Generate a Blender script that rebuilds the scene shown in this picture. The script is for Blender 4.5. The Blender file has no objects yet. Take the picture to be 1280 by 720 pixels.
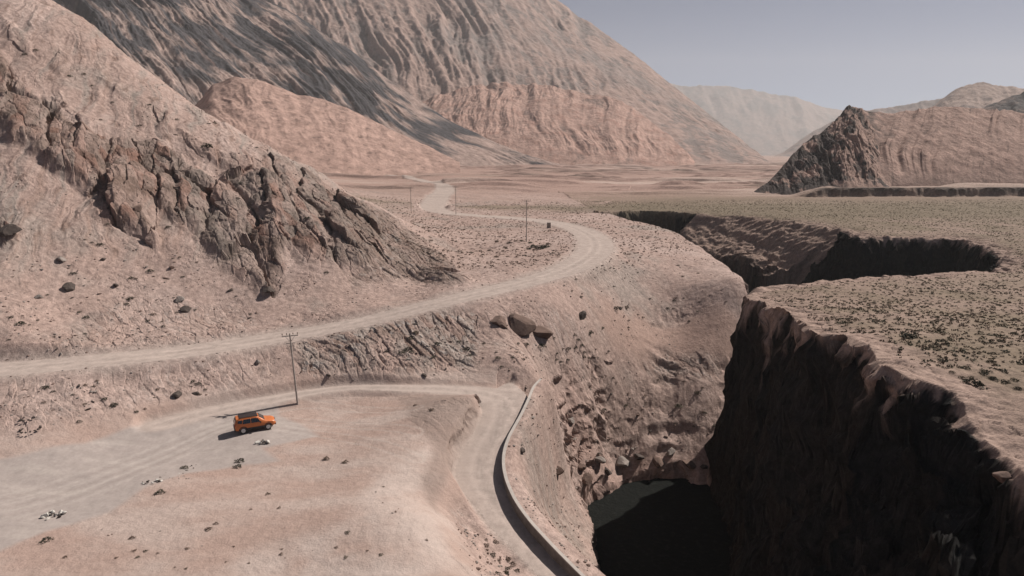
import bpy, bmesh, math, random
import numpy as np
from mathutils import Vector, Matrix, Euler
R = math.radians
rng = np.random.default_rng(7)
random.seed(7)
SC = bpy.context.scene
COL = SC.collection

# ------------------------------------------------------------------ camera, sky, sun, exposure
PITCH = R(11.3); CH = 30.0; FPX = 853.0
cd = bpy.data.cameras.new('camera'); cam = bpy.data.objects.new('camera', cd); COL.objects.link(cam)
cam.location = (0, 0, CH); cam.rotation_euler = (R(90) - PITCH, 0, 0)
cd.sensor_width = 36; cd.lens = 36 * FPX / 1280; cd.clip_start = 0.5; cd.clip_end = 40000
SC.camera = cam
SUN_EL, SUN_AZ = R(44), R(34)          # azimuth measured from +x towards +y
w = bpy.data.worlds.new('World'); SC.world = w; w.use_nodes = True
nt = w.node_tree; bg = nt.nodes['Background']
sky = nt.nodes.new('ShaderNodeTexSky'); sky.sky_type = 'NISHITA'; sky.sun_disc = False
sky.sun_elevation = SUN_EL; sky.sun_rotation = R(90) - SUN_AZ
sky.altitude = 3200; sky.air_density = 0.5; sky.dust_density = 5.0; sky.ozone_density = 1.0
nt.links.new(sky.outputs[0], bg.inputs[0]); bg.inputs[1].default_value = 0.05
ld = bpy.data.lights.new('sun', 'SUN'); ld.energy = 5.0; ld.angle = R(0.5); ld.color = (1.0, 0.93, 0.86)
sun = bpy.data.objects.new('sun', ld); COL.objects.link(sun)
sd = Vector((math.cos(SUN_EL) * math.cos(SUN_AZ), math.cos(SUN_EL) * math.sin(SUN_AZ), math.sin(SUN_EL)))
sun.rotation_euler = sd.to_track_quat('Z', 'Y').to_euler(); sun.location = (80, 30, 200)
vs = SC.view_settings
vs.view_transform = 'Standard'; vs.look = 'None'; vs.gamma = 1; vs.exposure = 0.25; vs.use_curve_mapping = False
HAZE_DENSITY = 0.000095
SC.cycles.diffuse_bounces = 1
SC.cycles.volume_bounces = 1

# ------------------------------------------------------------------ pixel rays used to survey positions on the ground
def ray(px, py):
    a = (px - 640) / FPX; b = (360 - py) / FPX
    dy = math.cos(PITCH) + b * math.sin(PITCH)
    dz = b * math.cos(PITCH) - math.sin(PITCH)
    return a / dy, dz / dy            # x per metre forward, z per metre forward
def at_z(px, py, z):
    u, s = ray(px, py); f = (z - CH) / s
    return (u * f, f, z)
def at_f(px, py, f):
    u, s = ray(px, py)
    return (u * f, f, CH + s * f)

# ------------------------------------------------------------------ noise
PM = 1023
_perm = np.random.default_rng(3).permutation(PM + 1).astype(np.int32)
_ang = np.random.default_rng(4).random(PM + 1) * 2 * np.pi
_gx = np.cos(_ang).astype(np.float32); _gy = np.sin(_ang).astype(np.float32)
_rv = np.random.default_rng(5).random((PM + 1, 4)).astype(np.float32)
def hsh(ix, iy, seed=0):
    return _perm[(ix + _perm[(iy + _perm[seed & PM]) & PM]) & PM]
def perlin(x, y, seed=0):
    xf = np.floor(x); yf = np.floor(y); ix = xf.astype(np.int32); iy = yf.astype(np.int32)
    fx = (x - xf).astype(np.float32); fy = (y - yf).astype(np.float32)
    sx = fx * fx * fx * (fx * (fx * 6 - 15) + 10); sy = fy * fy * fy * (fy * (fy * 6 - 15) + 10)
    def g(dx, dy):
        h = hsh(ix + dx, iy + dy, seed)
        return _gx[h] * (fx - dx) + _gy[h] * (fy - dy)
    a = g(0, 0); b = g(1, 0); c = g(0, 1); d = g(1, 1)
    return ((a + sx * (b - a)) * (1 - sy) + (c + sx * (d - c)) * sy) * 1.5
def fbm(x, y, o=5, seed=0, gain=0.5, lac=2.03):
    s = 0; amp = 1.0; t = 0
    for i in range(o):
        s = s + amp * perlin(x, y, seed + 17 * i); t += amp; amp *= gain
        x = x * lac + 13.7; y = y * lac - 7.3
    return s / t
def ridged(x, y, o=5, seed=0, gain=0.5, lac=2.03):
    s = 0; amp = 1.0; t = 0
    for i in range(o):
        n = 1 - np.abs(perlin(x, y, seed + 17 * i)) * 1.6
        s = s + amp * n; t += amp; amp *= gain
        x = x * lac + 13.7; y = y * lac - 7.3
    return s / t                       # about 0.2 .. 1
def cells(x, y, seed=0):
    """worley cells: distance to centre, distance gap to the second, random triple, offset from the centre"""
    xf = np.floor(x); yf = np.floor(y); ix = xf.astype(np.int32); iy = yf.astype(np.int32)
    fx = (x - xf).astype(np.float32); fy = (y - yf).astype(np.float32)
    d1 = np.full(fx.shape, 9, np.float32); d2 = d1.copy(); hid = np.zeros(fx.shape, np.int32); ox = np.zeros_like(fx); oy = np.zeros_like(fx)
    for i in (-1, 0, 1):
        for j in (-1, 0, 1):
            h = hsh(ix + i, iy + j, seed); r = _rv[h]
            dx = fx - i - r[..., 0]; dy = fy - j - r[..., 1]; d = dx * dx + dy * dy
            n = d < d1
            d2 = np.where(n, d1, np.minimum(d2, d)); hid = np.where(n, h, hid)
            ox = np.where(n, dx, ox); oy = np.where(n, dy, oy); d1 = np.where(n, d, d1)
    return np.sqrt(d1), np.sqrt(d2) - np.sqrt(d1), _rv[hid], ox, oy
def sstep(a, b, x):
    t = np.clip((x - a) / (b - a), 0, 1); return t * t * (3 - 2 * t)
def blocks(x, y, seed=0, tilt=1.2):
    """broken rock: every cell a tilted facet at its own height"""
    d, gap, r, ox, oy = cells(x, y, seed)
    r2 = _rv[(r[..., 2] * PM).astype(np.int32)]
    return r[..., 3] + tilt * ((r2[..., 0] - .5) * ox + (r2[..., 1] - .5) * oy) - 0.3 * (1 - sstep(0, .22, gap)), r[..., 2]

# ------------------------------------------------------------------ thin plate interpolation
class TPS:
    def __init__(s, P, V, lam=1e-4):
        P = np.array(P, float); V = np.array(V, float); n = len(P)
        K = s.k(P, P) + lam * np.eye(n); Q = np.hstack([np.ones((n, 1)), P])
        A = np.block([[K, Q], [Q.T, np.zeros((3, 3))]])
        c = np.linalg.solve(A, np.concatenate([V, np.zeros(3)])); s.P = P; s.w = c[:n]; s.a = c[n:]
    @staticmethod
    def k(A, B):
        d2 = ((A[:, None, :] - B[None]) ** 2).sum(2); return 0.5 * d2 * np.log(d2 + 1e-12)
    def __call__(s, X, Y):
        o = s.a[0] + s.a[1] * X + s.a[2] * Y
        for (px, py), w in zip(s.P, s.w):
            d2 = (X - px) ** 2 + (Y - py) ** 2
            o = o + w * 0.5 * d2 * np.log(d2 + 1e-12)
        return o
def warp(x, f):                        # even spacing near and far
    return x / f * 1.0, np.log(f)

def seg_dist(X, Y, P, vals=None, reach=None):
    """distance to a polyline and interpolated values (one array or a list of them)"""
    multi = isinstance(vals, list); VL = vals if multi else ([vals] if vals is not None else [])
    big = 1e9 if reach is None else reach
    best = np.full(X.shape, big, np.float32); outs = [np.full(X.shape, v[0], np.float32) for v in VL]
    P = np.array(P, float); grid = X.ndim == 2 and X.shape[0] > 500 and reach is not None
    for i in range(len(P) - 1):
        ax, ay = P[i][:2]; bx, by = P[i + 1][:2]; dx, dy = bx - ax, by - ay; L = dx * dx + dy * dy + 1e-9
        if grid:
            r0, r1 = np.searchsorted(fr, [min(ay, by) - reach - 2, max(ay, by) + reach + 2])
            if r1 <= r0: continue
            fl, fh = fr[r0], fr[min(r1, len(fr) - 1)]; xl, xh = min(ax, bx) - reach - 2, max(ax, bx) + reach + 2
            c0 = np.searchsorted(uc, min(xl / fl, xl / fh)); c1 = np.searchsorted(uc, max(xh / fl, xh / fh)) + 1; sl = (slice(r0, r1), slice(c0, c1))
        else: sl = Ellipsis
        x_ = X[sl]; y_ = Y[sl]
        t = np.clip(((x_ - ax) * dx + (y_ - ay) * dy) / L, 0, 1)
        qx = x_ - ax - t * dx; qy = y_ - ay - t * dy; d = np.sqrt(qx * qx + qy * qy)
        m = d < best[sl]; best[sl] = np.where(m, d, best[sl])
        for o, v in zip(outs, VL): o[sl] = np.where(m, v[i] * (1 - t) + v[i + 1] * t, o[sl])
    return best, (outs if multi else (outs[0] if outs else None))
def inside(X, Y, P):
    c = np.zeros(X.shape, bool); n = len(P); j = n - 1
    for i in range(n):
        xi, yi = P[i][:2]; xj, yj = P[j][:2]
        if yi != yj:
            c ^= ((yi > Y) != (yj > Y)) & (X < (xj - xi) * (Y - yi) / (yj - yi) + xi)
        j = i
    return c
def spline(P, n=8):
    P = [np.array(p, float) for p in P]; out = []
    for i in range(len(P) - 1):
        p0 = P[max(i - 1, 0)]; p1 = P[i]; p2 = P[i + 1]; p3 = P[min(i + 2, len(P) - 1)]
        for k in range(n):
            t = k / n
            out.append(0.5 * ((2 * p1) + (-p0 + p2) * t + (2 * p0 - 5 * p1 + 4 * p2 - p3) * t * t + (-p0 + 3 * p1 - 3 * p2 + p3) * t ** 3))
    out.append(P[-1]); return np.array(out)

# ------------------------------------------------------------------ surveyed lines
upper_px = [(-420, 478, 4.6), (-200, 474, 4.8), (0, 462, 4.9), (120, 451, 4.9), (240, 438, 4.7), (350, 421, 4.8), (450, 403, 5.7), (560, 376, 7.3), (640, 357, 8),
            (700, 340, 8.5), (733, 323, 8.9), (745, 307, 9), (735, 293, 9), (712, 283, 9), (680, 276.5, 9), (640, 272.5, 9),
            (590, 269, 9), (556, 265.5, 9.1), (541, 259, 9.4), (546, 248, 10.2), (556, 238, 11), (549, 231, 11.4), (520, 224, 11.8), (490, 219, 12), (455, 216, 12)]
UP = spline([at_z(*p) for p in upper_px], 8)
UPW = np.interp(np.arange(len(UP)), np.arange(len(upper_px)) * 8, [2.6, 2.6, 2.6, 2.6, 2.6, 2.5, 2.3, 2.3, 2.4, 2.8, 3.3, 3.6, 3.4, 3.0, 2.6, 2.4, 2.4, 2.8, 4.0, 4.4, 4.2, 3.2, 2.4, 2.0, 2.0])
lower_px = [(200, 531, .25), (250, 518, .3), (300, 507, .35), (350, 497.5, .4), (390, 490, .45), (440, 484.5, .5), (500, 485, .5), (560, 487, .4), (612, 494, .2), (630, 507, -.1), (622, 535, -.8), (607, 562, -1.5), (601, 592, -2.2), (616, 620, -2.8), (640, 650, -3.5), (675, 685, -4.3), (712, 720, -5), (800, 800, -6.2), (920, 900, -7.5)]
LO = spline([at_z(*p) for p in lower_px], 8)
LOW = np.interp(np.arange(len(LO)), np.arange(len(lower_px)) * 8, [1.6, 1.6, 1.4, 1.2, .8, .6, .9, 1.3, 2.2, 2.3, 2.2, 2.2, 2.4, 2.2, 2.1, 2.1, 2.1, 2.2, 2.2])
wall_px = [(676, 473, .2), (667, 483, 0), (660, 500, -.2), (650, 521, -.7), (637, 545, -1.2), (630, 568, -1.8), (631, 592, -2.3), (641, 620, -2.9), (659, 648, -3.5), (687, 680, -4.2), (724, 718, -5), (780, 772, -5.9), (850, 838, -6.8)]
WL = spline([at_z(p[0], p[1] + 8, p[2]) for p in wall_px], 8)

_dw = np.array([np.hypot(WL[:, 0] - p[0], WL[:, 1] - p[1]).min() for p in LO])
LOW = np.where((_dw < 5.2) & (np.arange(len(LO)) > 60), np.maximum(LOW, _dw - .12), LOW)
# left-hand land : control points (px, py, height) or (px, py, None, forward distance)
C = []
for p in [(-250, 720, .2), (0, 720, 0), (200, 720, 0), (400, 720, 0), (535, 720, -.2), (0, 640, 0), (200, 600, 0), (400, 600, .1), (510, 600, .3), (318, 535, 0), (-200, 600, .2),
          (0, 588, 0.2), (130, 552, .2), (230, 526, 0.3), (300, 507, .4), (360, 494, .5), (440, 484, .6), (520, 482, .6), (600, 482, .4), (640, 476, .5),
          (500, 540, .9), (530, 512, 1.3), (560, 530, 1.1), (592, 533, .3), (555, 600, -.3), (545, 650, .0), (585, 655, -2.8), (560, 700, -.4), (640, 712, -4.4),
          (672, 470, .3), (600, 430, 3.2), (700, 400, 3.7), (480, 445, 3.2),
          (800, 312, 8), (850, 303, 7.6), (900, 328, 5.8), (932, 358, 4), (770, 290, 8.8), (790, 272, 9),
          (600, 290, 9.2), (520, 275, 9.2), (560, 310, 9), (640, 310, 9), (680, 320, 9), (620, 335, 8.9), (560, 345, 9.2), (700, 300, 9.1),
          (490, 262, 10), (600, 258, 9), (680, 262, 9), (740, 262, 9), (600, 240, 10.5), (700, 240, 9), (800, 245, 9), (950, 245, 9), (1150, 250, 9), (440, 235, 11)]:
    C.append(at_z(*p))
for p in [(800, 400, 125), (800, 500, 111), (800, 565, 105), (850, 340, 142), (850, 400, 128), (850, 500, 112), (850, 570, 105), (905, 420, 122), (908, 470, 116), (900, 530, 109),
          (898, 585, 104), (760, 560, 104), (715, 612, 92), (680, 600, 79), (700, 540, 93), (740, 500, 103), (740, 440, 108), (735, 645, 86), (740, 690, 77), (690, 640, 75), (716, 690, 67), (655, 540, 80), (650, 590, 70), (668, 630, 66), (700, 672, 60), (760, 740, 62),
          # the rocky spur on the left
          (0, 400, 84), (0, 300, 98), (0, 200, 114), (0, 100, 134), (0, 0, 156), (-150, 100, 130), (-300, 0, 150), (-250, 300, 96), (-200, -150, 190), (-450, -200, 180),
          (100, 400, 90), (100, 300, 104), (100, 200, 121), (100, 100, 143), (60, 0, 175), (110, 35, 178), (150, 70, 176),
          (200, 400, 94), (200, 300, 110), (200, 200, 132), (200, 106, 172), (245, 136, 168),
          (300, 400, 97), (300, 300, 115), (300, 220, 134), (300, 166, 163), (400, 390, 100), (400, 330, 112), (400, 270, 130), (350, 190, 160), (395, 214, 160),
          (470, 370, 107), (470, 320, 120), (440, 240, 158), (480, 262, 158), (520, 350, 116), (520, 300, 142), (560, 340, 124)]:
    C.append(at_f(*p))
for p in [(-30, 10, -1), (0, 15, -3), (-10, 30, -1), (-60, 30, 1), (-120, 60, 4), (8, 34, -9), (22, 25, -16), (17, 52, -18), (26, 85, -22), (45, 104, -26), (60, 125, -26),
          (-60, 230, 13), (-90, 240, 18), (-30, 260, 12), (-150, 260, 50), (-20, 400, 12), (100, 500, 9), (-200, 450, 24), (-50, 700, 12), (200, 900, 10), (500, 900, 10), (0, 1500, 12), (-500, 1500, 14), (900, 1500, 12), (0, 4000, 14), (-2500, 4000, 14), (2500, 4000, 14), (-60, 330, 11), (-60, 500, 13), (-200, 700, 15), (0, 1000, 12), (300, 1000, 10), (-120, 360, 16), (300, 250, 9), (200, 150, 9), (-300, 120, 120), (-330, 300, 160)]:
    C.append(p)
for px_, py_, f_ in [(60, 0, 175), (110, 35, 178), (150, 70, 176), (200, 106, 172), (245, 136, 168), (300, 166, 163), (350, 190, 160), (395, 214, 160), (440, 240, 158)]:
    q_ = at_f(px_, py_, f_)
    for df_, dz_ in ((22, .18), (60, .5)):
        C.append((q_[0] * (1 + df_ / f_), q_[1] + df_, max(11, q_[2] - (q_[2] - 11) * dz_ - 4)))
for k in range(0, len(UP), 5):
    C.append(tuple(UP[k]))
for k in range(4, 84, 6):
    t_ = UP[k + 1] - UP[k - 1]; n_ = np.array([t_[1], -t_[0]]); n_ /= np.hypot(*n_)
    C.append((UP[k, 0] + n_[0] * 3.0, UP[k, 1] + n_[1] * 3.0, UP[k, 2] - .1))
for k in range(4, len(LO) - 8, 6): C.append(tuple(LO[k]))
C = np.array(C)
WC = np.stack(warp(C[:, 0], C[:, 1]), 1)
left_land = TPS(WC, C[:, 2], 2e-4)

# gorge: left bank line and plateau rim
LB = [at_z(740, 266, 8.8), at_z(800, 279, 8.3), at_z(840, 289, 8), at_z(868, 302, 7.4), at_z(905, 331, 5.6), at_z(933, 358, 4), (42, 117, -12), at_f(905, 588, 103), at_f(872, 598, 100.5), at_f(850, 576, 104.5), at_f(795, 588, 103), at_f(755, 602, 99),
      at_f(722, 624, 94), at_f(738, 665, 85), at_f(745, 700, 77), (12, 60, -17), (15, 40, -16), (18, 10, -14), (22, -60, -14)]
LBpoly = [(p[0], p[1]) for p in LB] + [(-4000, -60), (-4000, 6000), (LB[0][0] + 1500, 6000)]
PR = [(748, 264, 9, 5), (800, 261, 9, 5), (855, 263, 9, 4), (872, 265, 9, .9), (930, 268, 9, .62), (1000, 276, 9, .6), (1055, 284, 8.8, .7), (1080, 294, 8.6, 2.4), (1140, 294, 8.5, 2.5), (1205, 296, 8.5, 3), (1240, 309, 8.5, 3), (1256, 322, 8.4, 2.5),
      (1242, 336, 8.2, 3), (1170, 340, 8.6, 3), (1080, 345, 9.2, 4), (1000, 352, 9.8, 5), (950, 356, 9.4, 6), (931, 366, 8.9, 8), (955, 376, 9.9, 9), (988, 389, 11.4, 8), (1012, 410, 12.8, 6), (1078, 426, 13.7, 4.5), (1104, 452, 14.0, 3.8), (1150, 470, 14.0, 3.0), (1192, 488, 13.4, 2.4), (1206, 508, 12.8, 2.0),
      (1212, 530, 12.3, 1.5), (1270, 580, 11.8, 1.5), (1360, 680, 11.4, 1.6), (1500, 850, 11.4, 1.8)]
RIM = [at_z(*p[:3])[:2] for p in PR]; RIMK = [p[3] for p in PR]; RIMZ = [p[2] for p in PR]
RIMpoly = RIM + [(52, -60), (4000, -60), (4000, 6000), (-300, 6000)]

# ------------------------------------------------------------------ the terrain grid
uc = np.concatenate([np.linspace(-1.9, -1.0, 60)[:-1], np.linspace(-1.0, 1.0, 1420), np.linspace(1.0, 1.9, 60)[1:]])
fr = [6.0]
while fr[-1] < 3600:
    f = fr[-1]
    fr.append(f + (0.8 if f < 36 else 0.16 if f < 160 else 0.16 + (f - 160) * .0045 if f < 320 else f * .0032))
fr = np.array(fr)
U, F = np.meshgrid(uc.astype(np.float32), fr.astype(np.float32))
X = U * F; Y = F
def blend_line(Z, P, W, extra, soft, drop=0.0):
    d, (zz, ww) = seg_dist(X, Y, P[:, :2], [P[:, 2], W], 14.0)
    m = 1 - sstep(ww + extra, ww + extra + soft, d)
    return Z * (1 - m) + (zz - drop) * m, d - ww, d
def coarse(fn, X, Y):
    """evaluate a smooth function on every 4th node and interpolate"""
    ri = np.unique(np.append(np.arange(0, X.shape[0], 4), X.shape[0] - 1)); ci = np.unique(np.append(np.arange(0, X.shape[1], 4), X.shape[1] - 1))
    Zc = fn(*warp(X[np.ix_(ri, ci)].astype(float), Y[np.ix_(ri, ci)].astype(float)))
    A = np.empty((len(ri), X.shape[1]))
    for k in range(len(ri)): A[k] = np.interp(uc, uc[ci], Zc[k])
    lr = np.arange(X.shape[0]); j = np.clip(np.searchsorted(ri, lr, 'right') - 1, 0, len(ri) - 2)
    t = ((fr - fr[ri[j]]) / (fr[ri[j + 1]] - fr[ri[j]]))[:, None]
    return (A[j] * (1 - t) + A[j + 1] * t).astype(np.float32)
ZL = coarse(left_land, X, Y)
del_u = None
def hit(px, py, Z=None):
    """where the line of sight through a photo pixel meets the land"""
    Z = ZF if Z is None else Z
    u, s = ray(px, py); c = np.interp(u, uc, np.arange(len(uc))); c0 = int(c); t = c - c0
    col = Z[:, c0] * (1 - t) + Z[:, min(c0 + 1, len(uc) - 1)] * t
    d = CH + s * fr - col
    k = np.nonzero(d < 0)[0]
    k = k[k > 3]
    if len(k) == 0: return (u * 900, 900, 10)
    k = k[0]; a, b = d[k - 1], d[k]; q = a / (a - b) if a > b else 1
    f = fr[k - 1] * (1 - q) + fr[k] * q
    return (u * f, f, CH + s * f)
def ground(x, y):
    c = np.interp(x / y, uc, np.arange(len(uc))); r = np.interp(y, fr, np.arange(len(fr)))
    c0 = min(int(c), len(uc) - 2); r0 = min(int(r), len(fr) - 2); a = c - c0; b = r - r0
    return float((ZF[r0, c0] * (1 - a) + ZF[r0, c0 + 1] * a) * (1 - b) + (ZF[r0 + 1, c0] * (1 - a) + ZF[r0 + 1, c0 + 1] * a) * b)

# --- masks on the left land
def blob(pts, soft=3.0, Z=None):
    """soft mask inside an outline surveyed from the photograph, laid on the ground"""
    Q = [hit(px, py, ZL)[:2] for px, py in pts]
    bx0 = min(q[0] for q in Q) - soft * 2; bx1 = max(q[0] for q in Q) + soft * 2; by0 = min(q[1] for q in Q) - soft * 2; by1 = max(q[1] for q in Q) + soft * 2
    m = np.zeros(X.shape, np.float32)
    r0, r1 = np.searchsorted(fr, [by0, by1]); sl = slice(r0, r1)
    xs, ys = X[sl] + wx[sl] * soft, Y[sl] + wy[sl] * soft
    d, _ = seg_dist(xs, ys, Q + [Q[0]]); ins = inside(xs, ys, Q)
    m[sl] = sstep(-soft, soft, np.where(ins, d, -d))
    return m
wx = fbm(X / 9, Y / 9, 4, 11) * 1.6; wy = fbm(X / 9, Y / 9, 4, 12) * 1.6

rock = np.zeros(X.shape, np.float32)
for pts, s, a in [([(-60, 60), (0, 70), (40, 120), (100, 160), (160, 190), (200, 240), (190, 300), (150, 280), (90, 225), (40, 190), (0, 160), (-60, 150)], 1.6, 1),
                  ([(120, 180), (190, 175), (250, 215), (330, 270), (380, 300), (350, 330), (340, 372), (300, 350), (240, 290), (170, 240)], 1.6, 1),
                  ([(280, 215), (360, 225), (420, 240), (470, 280), (480, 315), (455, 335), (420, 335), (380, 330), (340, 300), (300, 260)], 1.8, 1),
                  ([(420, 240), (470, 262), (520, 300), (560, 330), (575, 352), (530, 350), (480, 330)], 2.2, .5),
                  ([(160, 120), (215, 140), (220, 165), (170, 150)], 1.2, .3),
                  ([(400, 175), (330, 190), (390, 218), (430, 245), (400, 245), (330, 215)], 1.2, .5),
                  ([(-20, 275), (10, 280), (22, 300), (0, 305)], .6, 1),
                  ([(60, 55), (85, 70), (80, 95), (62, 80)], .8, .2), ([(88, 50), (150, 60), (160, 80), (110, 72)], .8, .2),
                  ([(60, 120), (110, 150), (180, 170), (230, 200), (200, 205), (130, 180), (70, 150)], 1.0, .3),
                  ([(230, 165), (275, 190), (330, 205), (345, 222), (290, 212), (240, 190)], 1.0, .4),
                  ([(0, 20), (30, 40), (40, 70), (10, 60)], .8, .2),
                  ([(120, 95), (150, 105), (200, 150), (165, 130)], .8, .2),
                  ]:
    rock = np.maximum(rock, blob(pts, s) * a)
scree = np.zeros(X.shape, np.float32)   # broken ledges below the upper road
for pts, s, a in [([(355, 432), (450, 412), (560, 385), (610, 400), (600, 450), (590, 478), (480, 478), (400, 482), (370, 470)], 1.2, .75),
                  ([(0, 475), (160, 462), (330, 440), (350, 480), (240, 515), (120, 540), (0, 560)], 1.6, .22),
                  ([(600, 390), (720, 400), (740, 470), (690, 480), (640, 470)], 1.5, .28),
                  ([(670, 490), (790, 480), (900, 520), (905, 585), (850, 570), (790, 570), (730, 600), (700, 560)], 1.5, .14),
                  ([(790, 440), (860, 430), (910, 450), (905, 480), (830, 480)], 1.2, .5),
                  ([(640, 590), (700, 620), (735, 700), (700, 670), (650, 620)], 1.5, .35),
                  ([(560, 590), (585, 620), (600, 720), (560, 720), (540, 650)], 1.0, .35),
                  ([(150, 370), (300, 380), (330, 415), (200, 430), (60, 445), (60, 420)], 1.5, .3),
                  ([(430, 240), (480, 264), (530, 300), (585, 345), (560, 356), (500, 348), (440, 360), (430, 300)], 1.8, .55),
                  ([(498, 496), (560, 492), (604, 506), (612, 518), (588, 545), (568, 590), (548, 640), (528, 600), (545, 560), (512, 528)], .7, .4)]:
    scree = np.maximum(scree, blob(pts, s) * a)

# --- height of the left land with its detail
near = 1 - sstep(250, 500, F)
ZD = fbm(X / 14, Y / 14, 6, 21) * 0.9 * near + fbm(X / 60, Y / 60, 4, 22) * 2.0 * sstep(200, 500, F) * (1 - sstep(1500, 3000, F))
hi = sstep(9, 18, ZL)                                            # on the spur
gul = ridged((X + Y * .35) / 7 + wx * .35, (Y - X * .2) / 45, 5, 31)
ZD = ZD + hi * near * ((gul - .6) * .8 + fbm(X / 4, Y / 4, 5, 33) * .22)
# strata running down to the right across the spur
sa = (X * .50 - Y * .86); sc = (X * .86 + Y * .50)
b1, id1 = blocks(sc / 5.0 + wx * .2, sa / 14 + wy * .2, 41, 2.1)
b2, id2 = blocks(sc / 1.7 + wx * .2, sa / 4.6 + wy * .2, 42, 1.8)
b3, id3 = blocks(sc / .7, sa / 1.3, 43, 1.5)
ZD = ZD + rock * ((b1 - .2) * 1.8 + (b2 - .4) * .34 + (b3 - .5) * .14 + .9)
ta = (X * .70 + Y * .70) + wx * .8; tc = (X * .70 - Y * .70) + wy * .6
k1, kd1 = blocks(tc / 3.4, ta / 1.0, 51, 1.5)
k2, kd2 = blocks(tc / .7, ta / .35, 52, 1.3)
ZD = ZD + scree * ((k1 - .5) * .42 + (k2 - .5) * .16 + (ridged(ta / 5 + wx * .8, tc / 12, 5, 53) - .6) * .4)
slope_r = sstep(3.0, -2.0, ZL) * (X > 3) * (F > 50)
ZD = ZD + slope_r * (F < 170) * ((ridged((X - Y * .25) / 5 + wx * .4, (Y + X * .3) / 16, 4, 61) - .6) * .45 + fbm(X / 3, Y / 3, 5, 62) * .15)
small, _ = blocks(X / .55, Y / .55, 71, 1.0)
litter = sstep(.25, .6, fbm(X / 6, Y / 6, 4, 72) + .25)
ZD = ZD + near * litter * (small - .5) * .10 * (1 - (np.abs(ZL) < 2) * (X < -3))
terr = (1 - sstep(1.0, 2.5, np.abs(ZL))) * (X < 2) * (F < 90) * (X < -2 + 0 * F)    # the car terrace stays smooth
ZD = ZD * (1 - .82 * terr)
tl_ = ZL / 3.0 + wx * .35 + fbm(X / 12, Y / 12, 3, 64) * 1.3; sw_ = tl_ - np.floor(tl_)
ZD = ZD + sstep(2, -4, ZL) * (X > 0) * sstep(84, 98, F) * (F < 170) * (sstep(.62, 1, sw_) - sw_) * 1.1 * sstep(-.2, .35, fbm(X / 10, Y / 10, 3, 65))
fanm = blob([(735, 385), (800, 395), (900, 380), (930, 420), (915, 450), (830, 440), (770, 430)], 2.0); ZD = ZD * (1 - .75 * fanm)
ZLD = ZL + ZD
ZLD, dU, cU = blend_line(ZLD, UP, UPW, .3, 2.2); ZLD, dLo, cLo = blend_line(ZLD, LO, LOW, .15, 1.2)
ZLD = ZLD + fbm(X / 1.6, Y / 1.6, 3, 77) * .035
# ground banked up behind the parapet wall
dW, (wz, wxx) = seg_dist(X, Y, WL[:, :2], [WL[:, 2], WL[:, 0]], 14.0)
bw_ = (X > wxx + .04) & (dW < 5) & (F < 92) & (F > 30); wm = (1 - sstep(.5, 4.2, dW)) * bw_; dLo = np.where(bw_, np.maximum(dLo, 3), dLo)
ZLD = ZLD * (1 - wm) + wm * (wz + .74 - dW * .16 + ZD * .3)

# ramp of gravel on the terrace (tongue of grey ground the car stands beside)
GR = [(-300, 640), (0, 573), (100, 556), (200, 521), (300, 496), (362, 486), (378, 494), (350, 508), (350, 520), (375, 530), (400, 545), (330, 560), (350, 575), (230, 592), (180, 610), (140, 640), (60, 664), (0, 690), (-300, 760)]
grav = blob(GR, .5)
# --- plateau
pw = (fbm(X / 5, Y / 5, 5, 81) * 1.6 + (ridged(X / 16, Y / 16, 3, 82) - .6) * 3.2 * sstep(60, 120, F)) * (.55 + .45 * sstep(115, 135, F))
dR, (kR, rz_) = seg_dist(X + wx * .4, Y + wy * .4, RIM, [RIMK, RIMZ]); inR = inside(X + wx * .4, Y + wy * .4, RIMpoly)
dR = np.where(inR, -dR, dR) + pw * sstep(-1, 4, np.where(inR, -dR, dR)) * .6 * np.where(kR < 1.2, .25, 1)
wsum = 0; zs_ = 0
for (rx_, ry_), rzz in zip(RIM, RIMZ):
    w_ = 1 / ((X - rx_) ** 2 + (Y - ry_) ** 2 + 6) ** 1.5; wsum = wsum + w_; zs_ = zs_ + w_ * max(rzz, 8.3)
PZ = zs_ / wsum + fbm(X / 40, Y / 40, 4, 83) * .8 + fbm(X / 2.5, Y / 2.5, 4, 84) * .16
edge = sstep(-7, 0, dR) * (1 - sstep(200, 300, F))
bk, kid = blocks(X / 2.2 + wx * .3, Y / 2.2, 85, 1.4)
ledg = fbm(X / 3 + Y / 3, Y / 3, 4, 86)
edge = edge * (1 - .5 * (F < 125)); PZ = PZ - edge * (.7 + ledg * 1.0) + edge * (bk - .5) * .25
dpos = np.maximum(dR, 0)
prof = kR * dpos
rough_ = np.where(kR < 1.2, .06, 1.0); prof = prof + np.where(kR < 1.2, 5.0, 0) * np.maximum(0, dpos - 19 - ledg * 8)
stepn = np.round(prof / 4.2 + ledg * .8) * 4.2
prof = prof * .65 + (prof * .35 * (1 - rough_) + stepn * .35 * rough_) * sstep(.3, 2, dpos) + sstep(0, 1.5, dpos) * ((bk - .5) * 1.8 + (ledg) * 2.5) * rough_
spur = ridged((X + Y * .3) / 22, (Y) / 80, 4, 87)
prof = prof - sstep(1, 12, dpos) * (kR < 1.2) * (F > 130) * (spur - .62) * 6
prof = np.maximum(prof, 0)
ZP = PZ - prof
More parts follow.
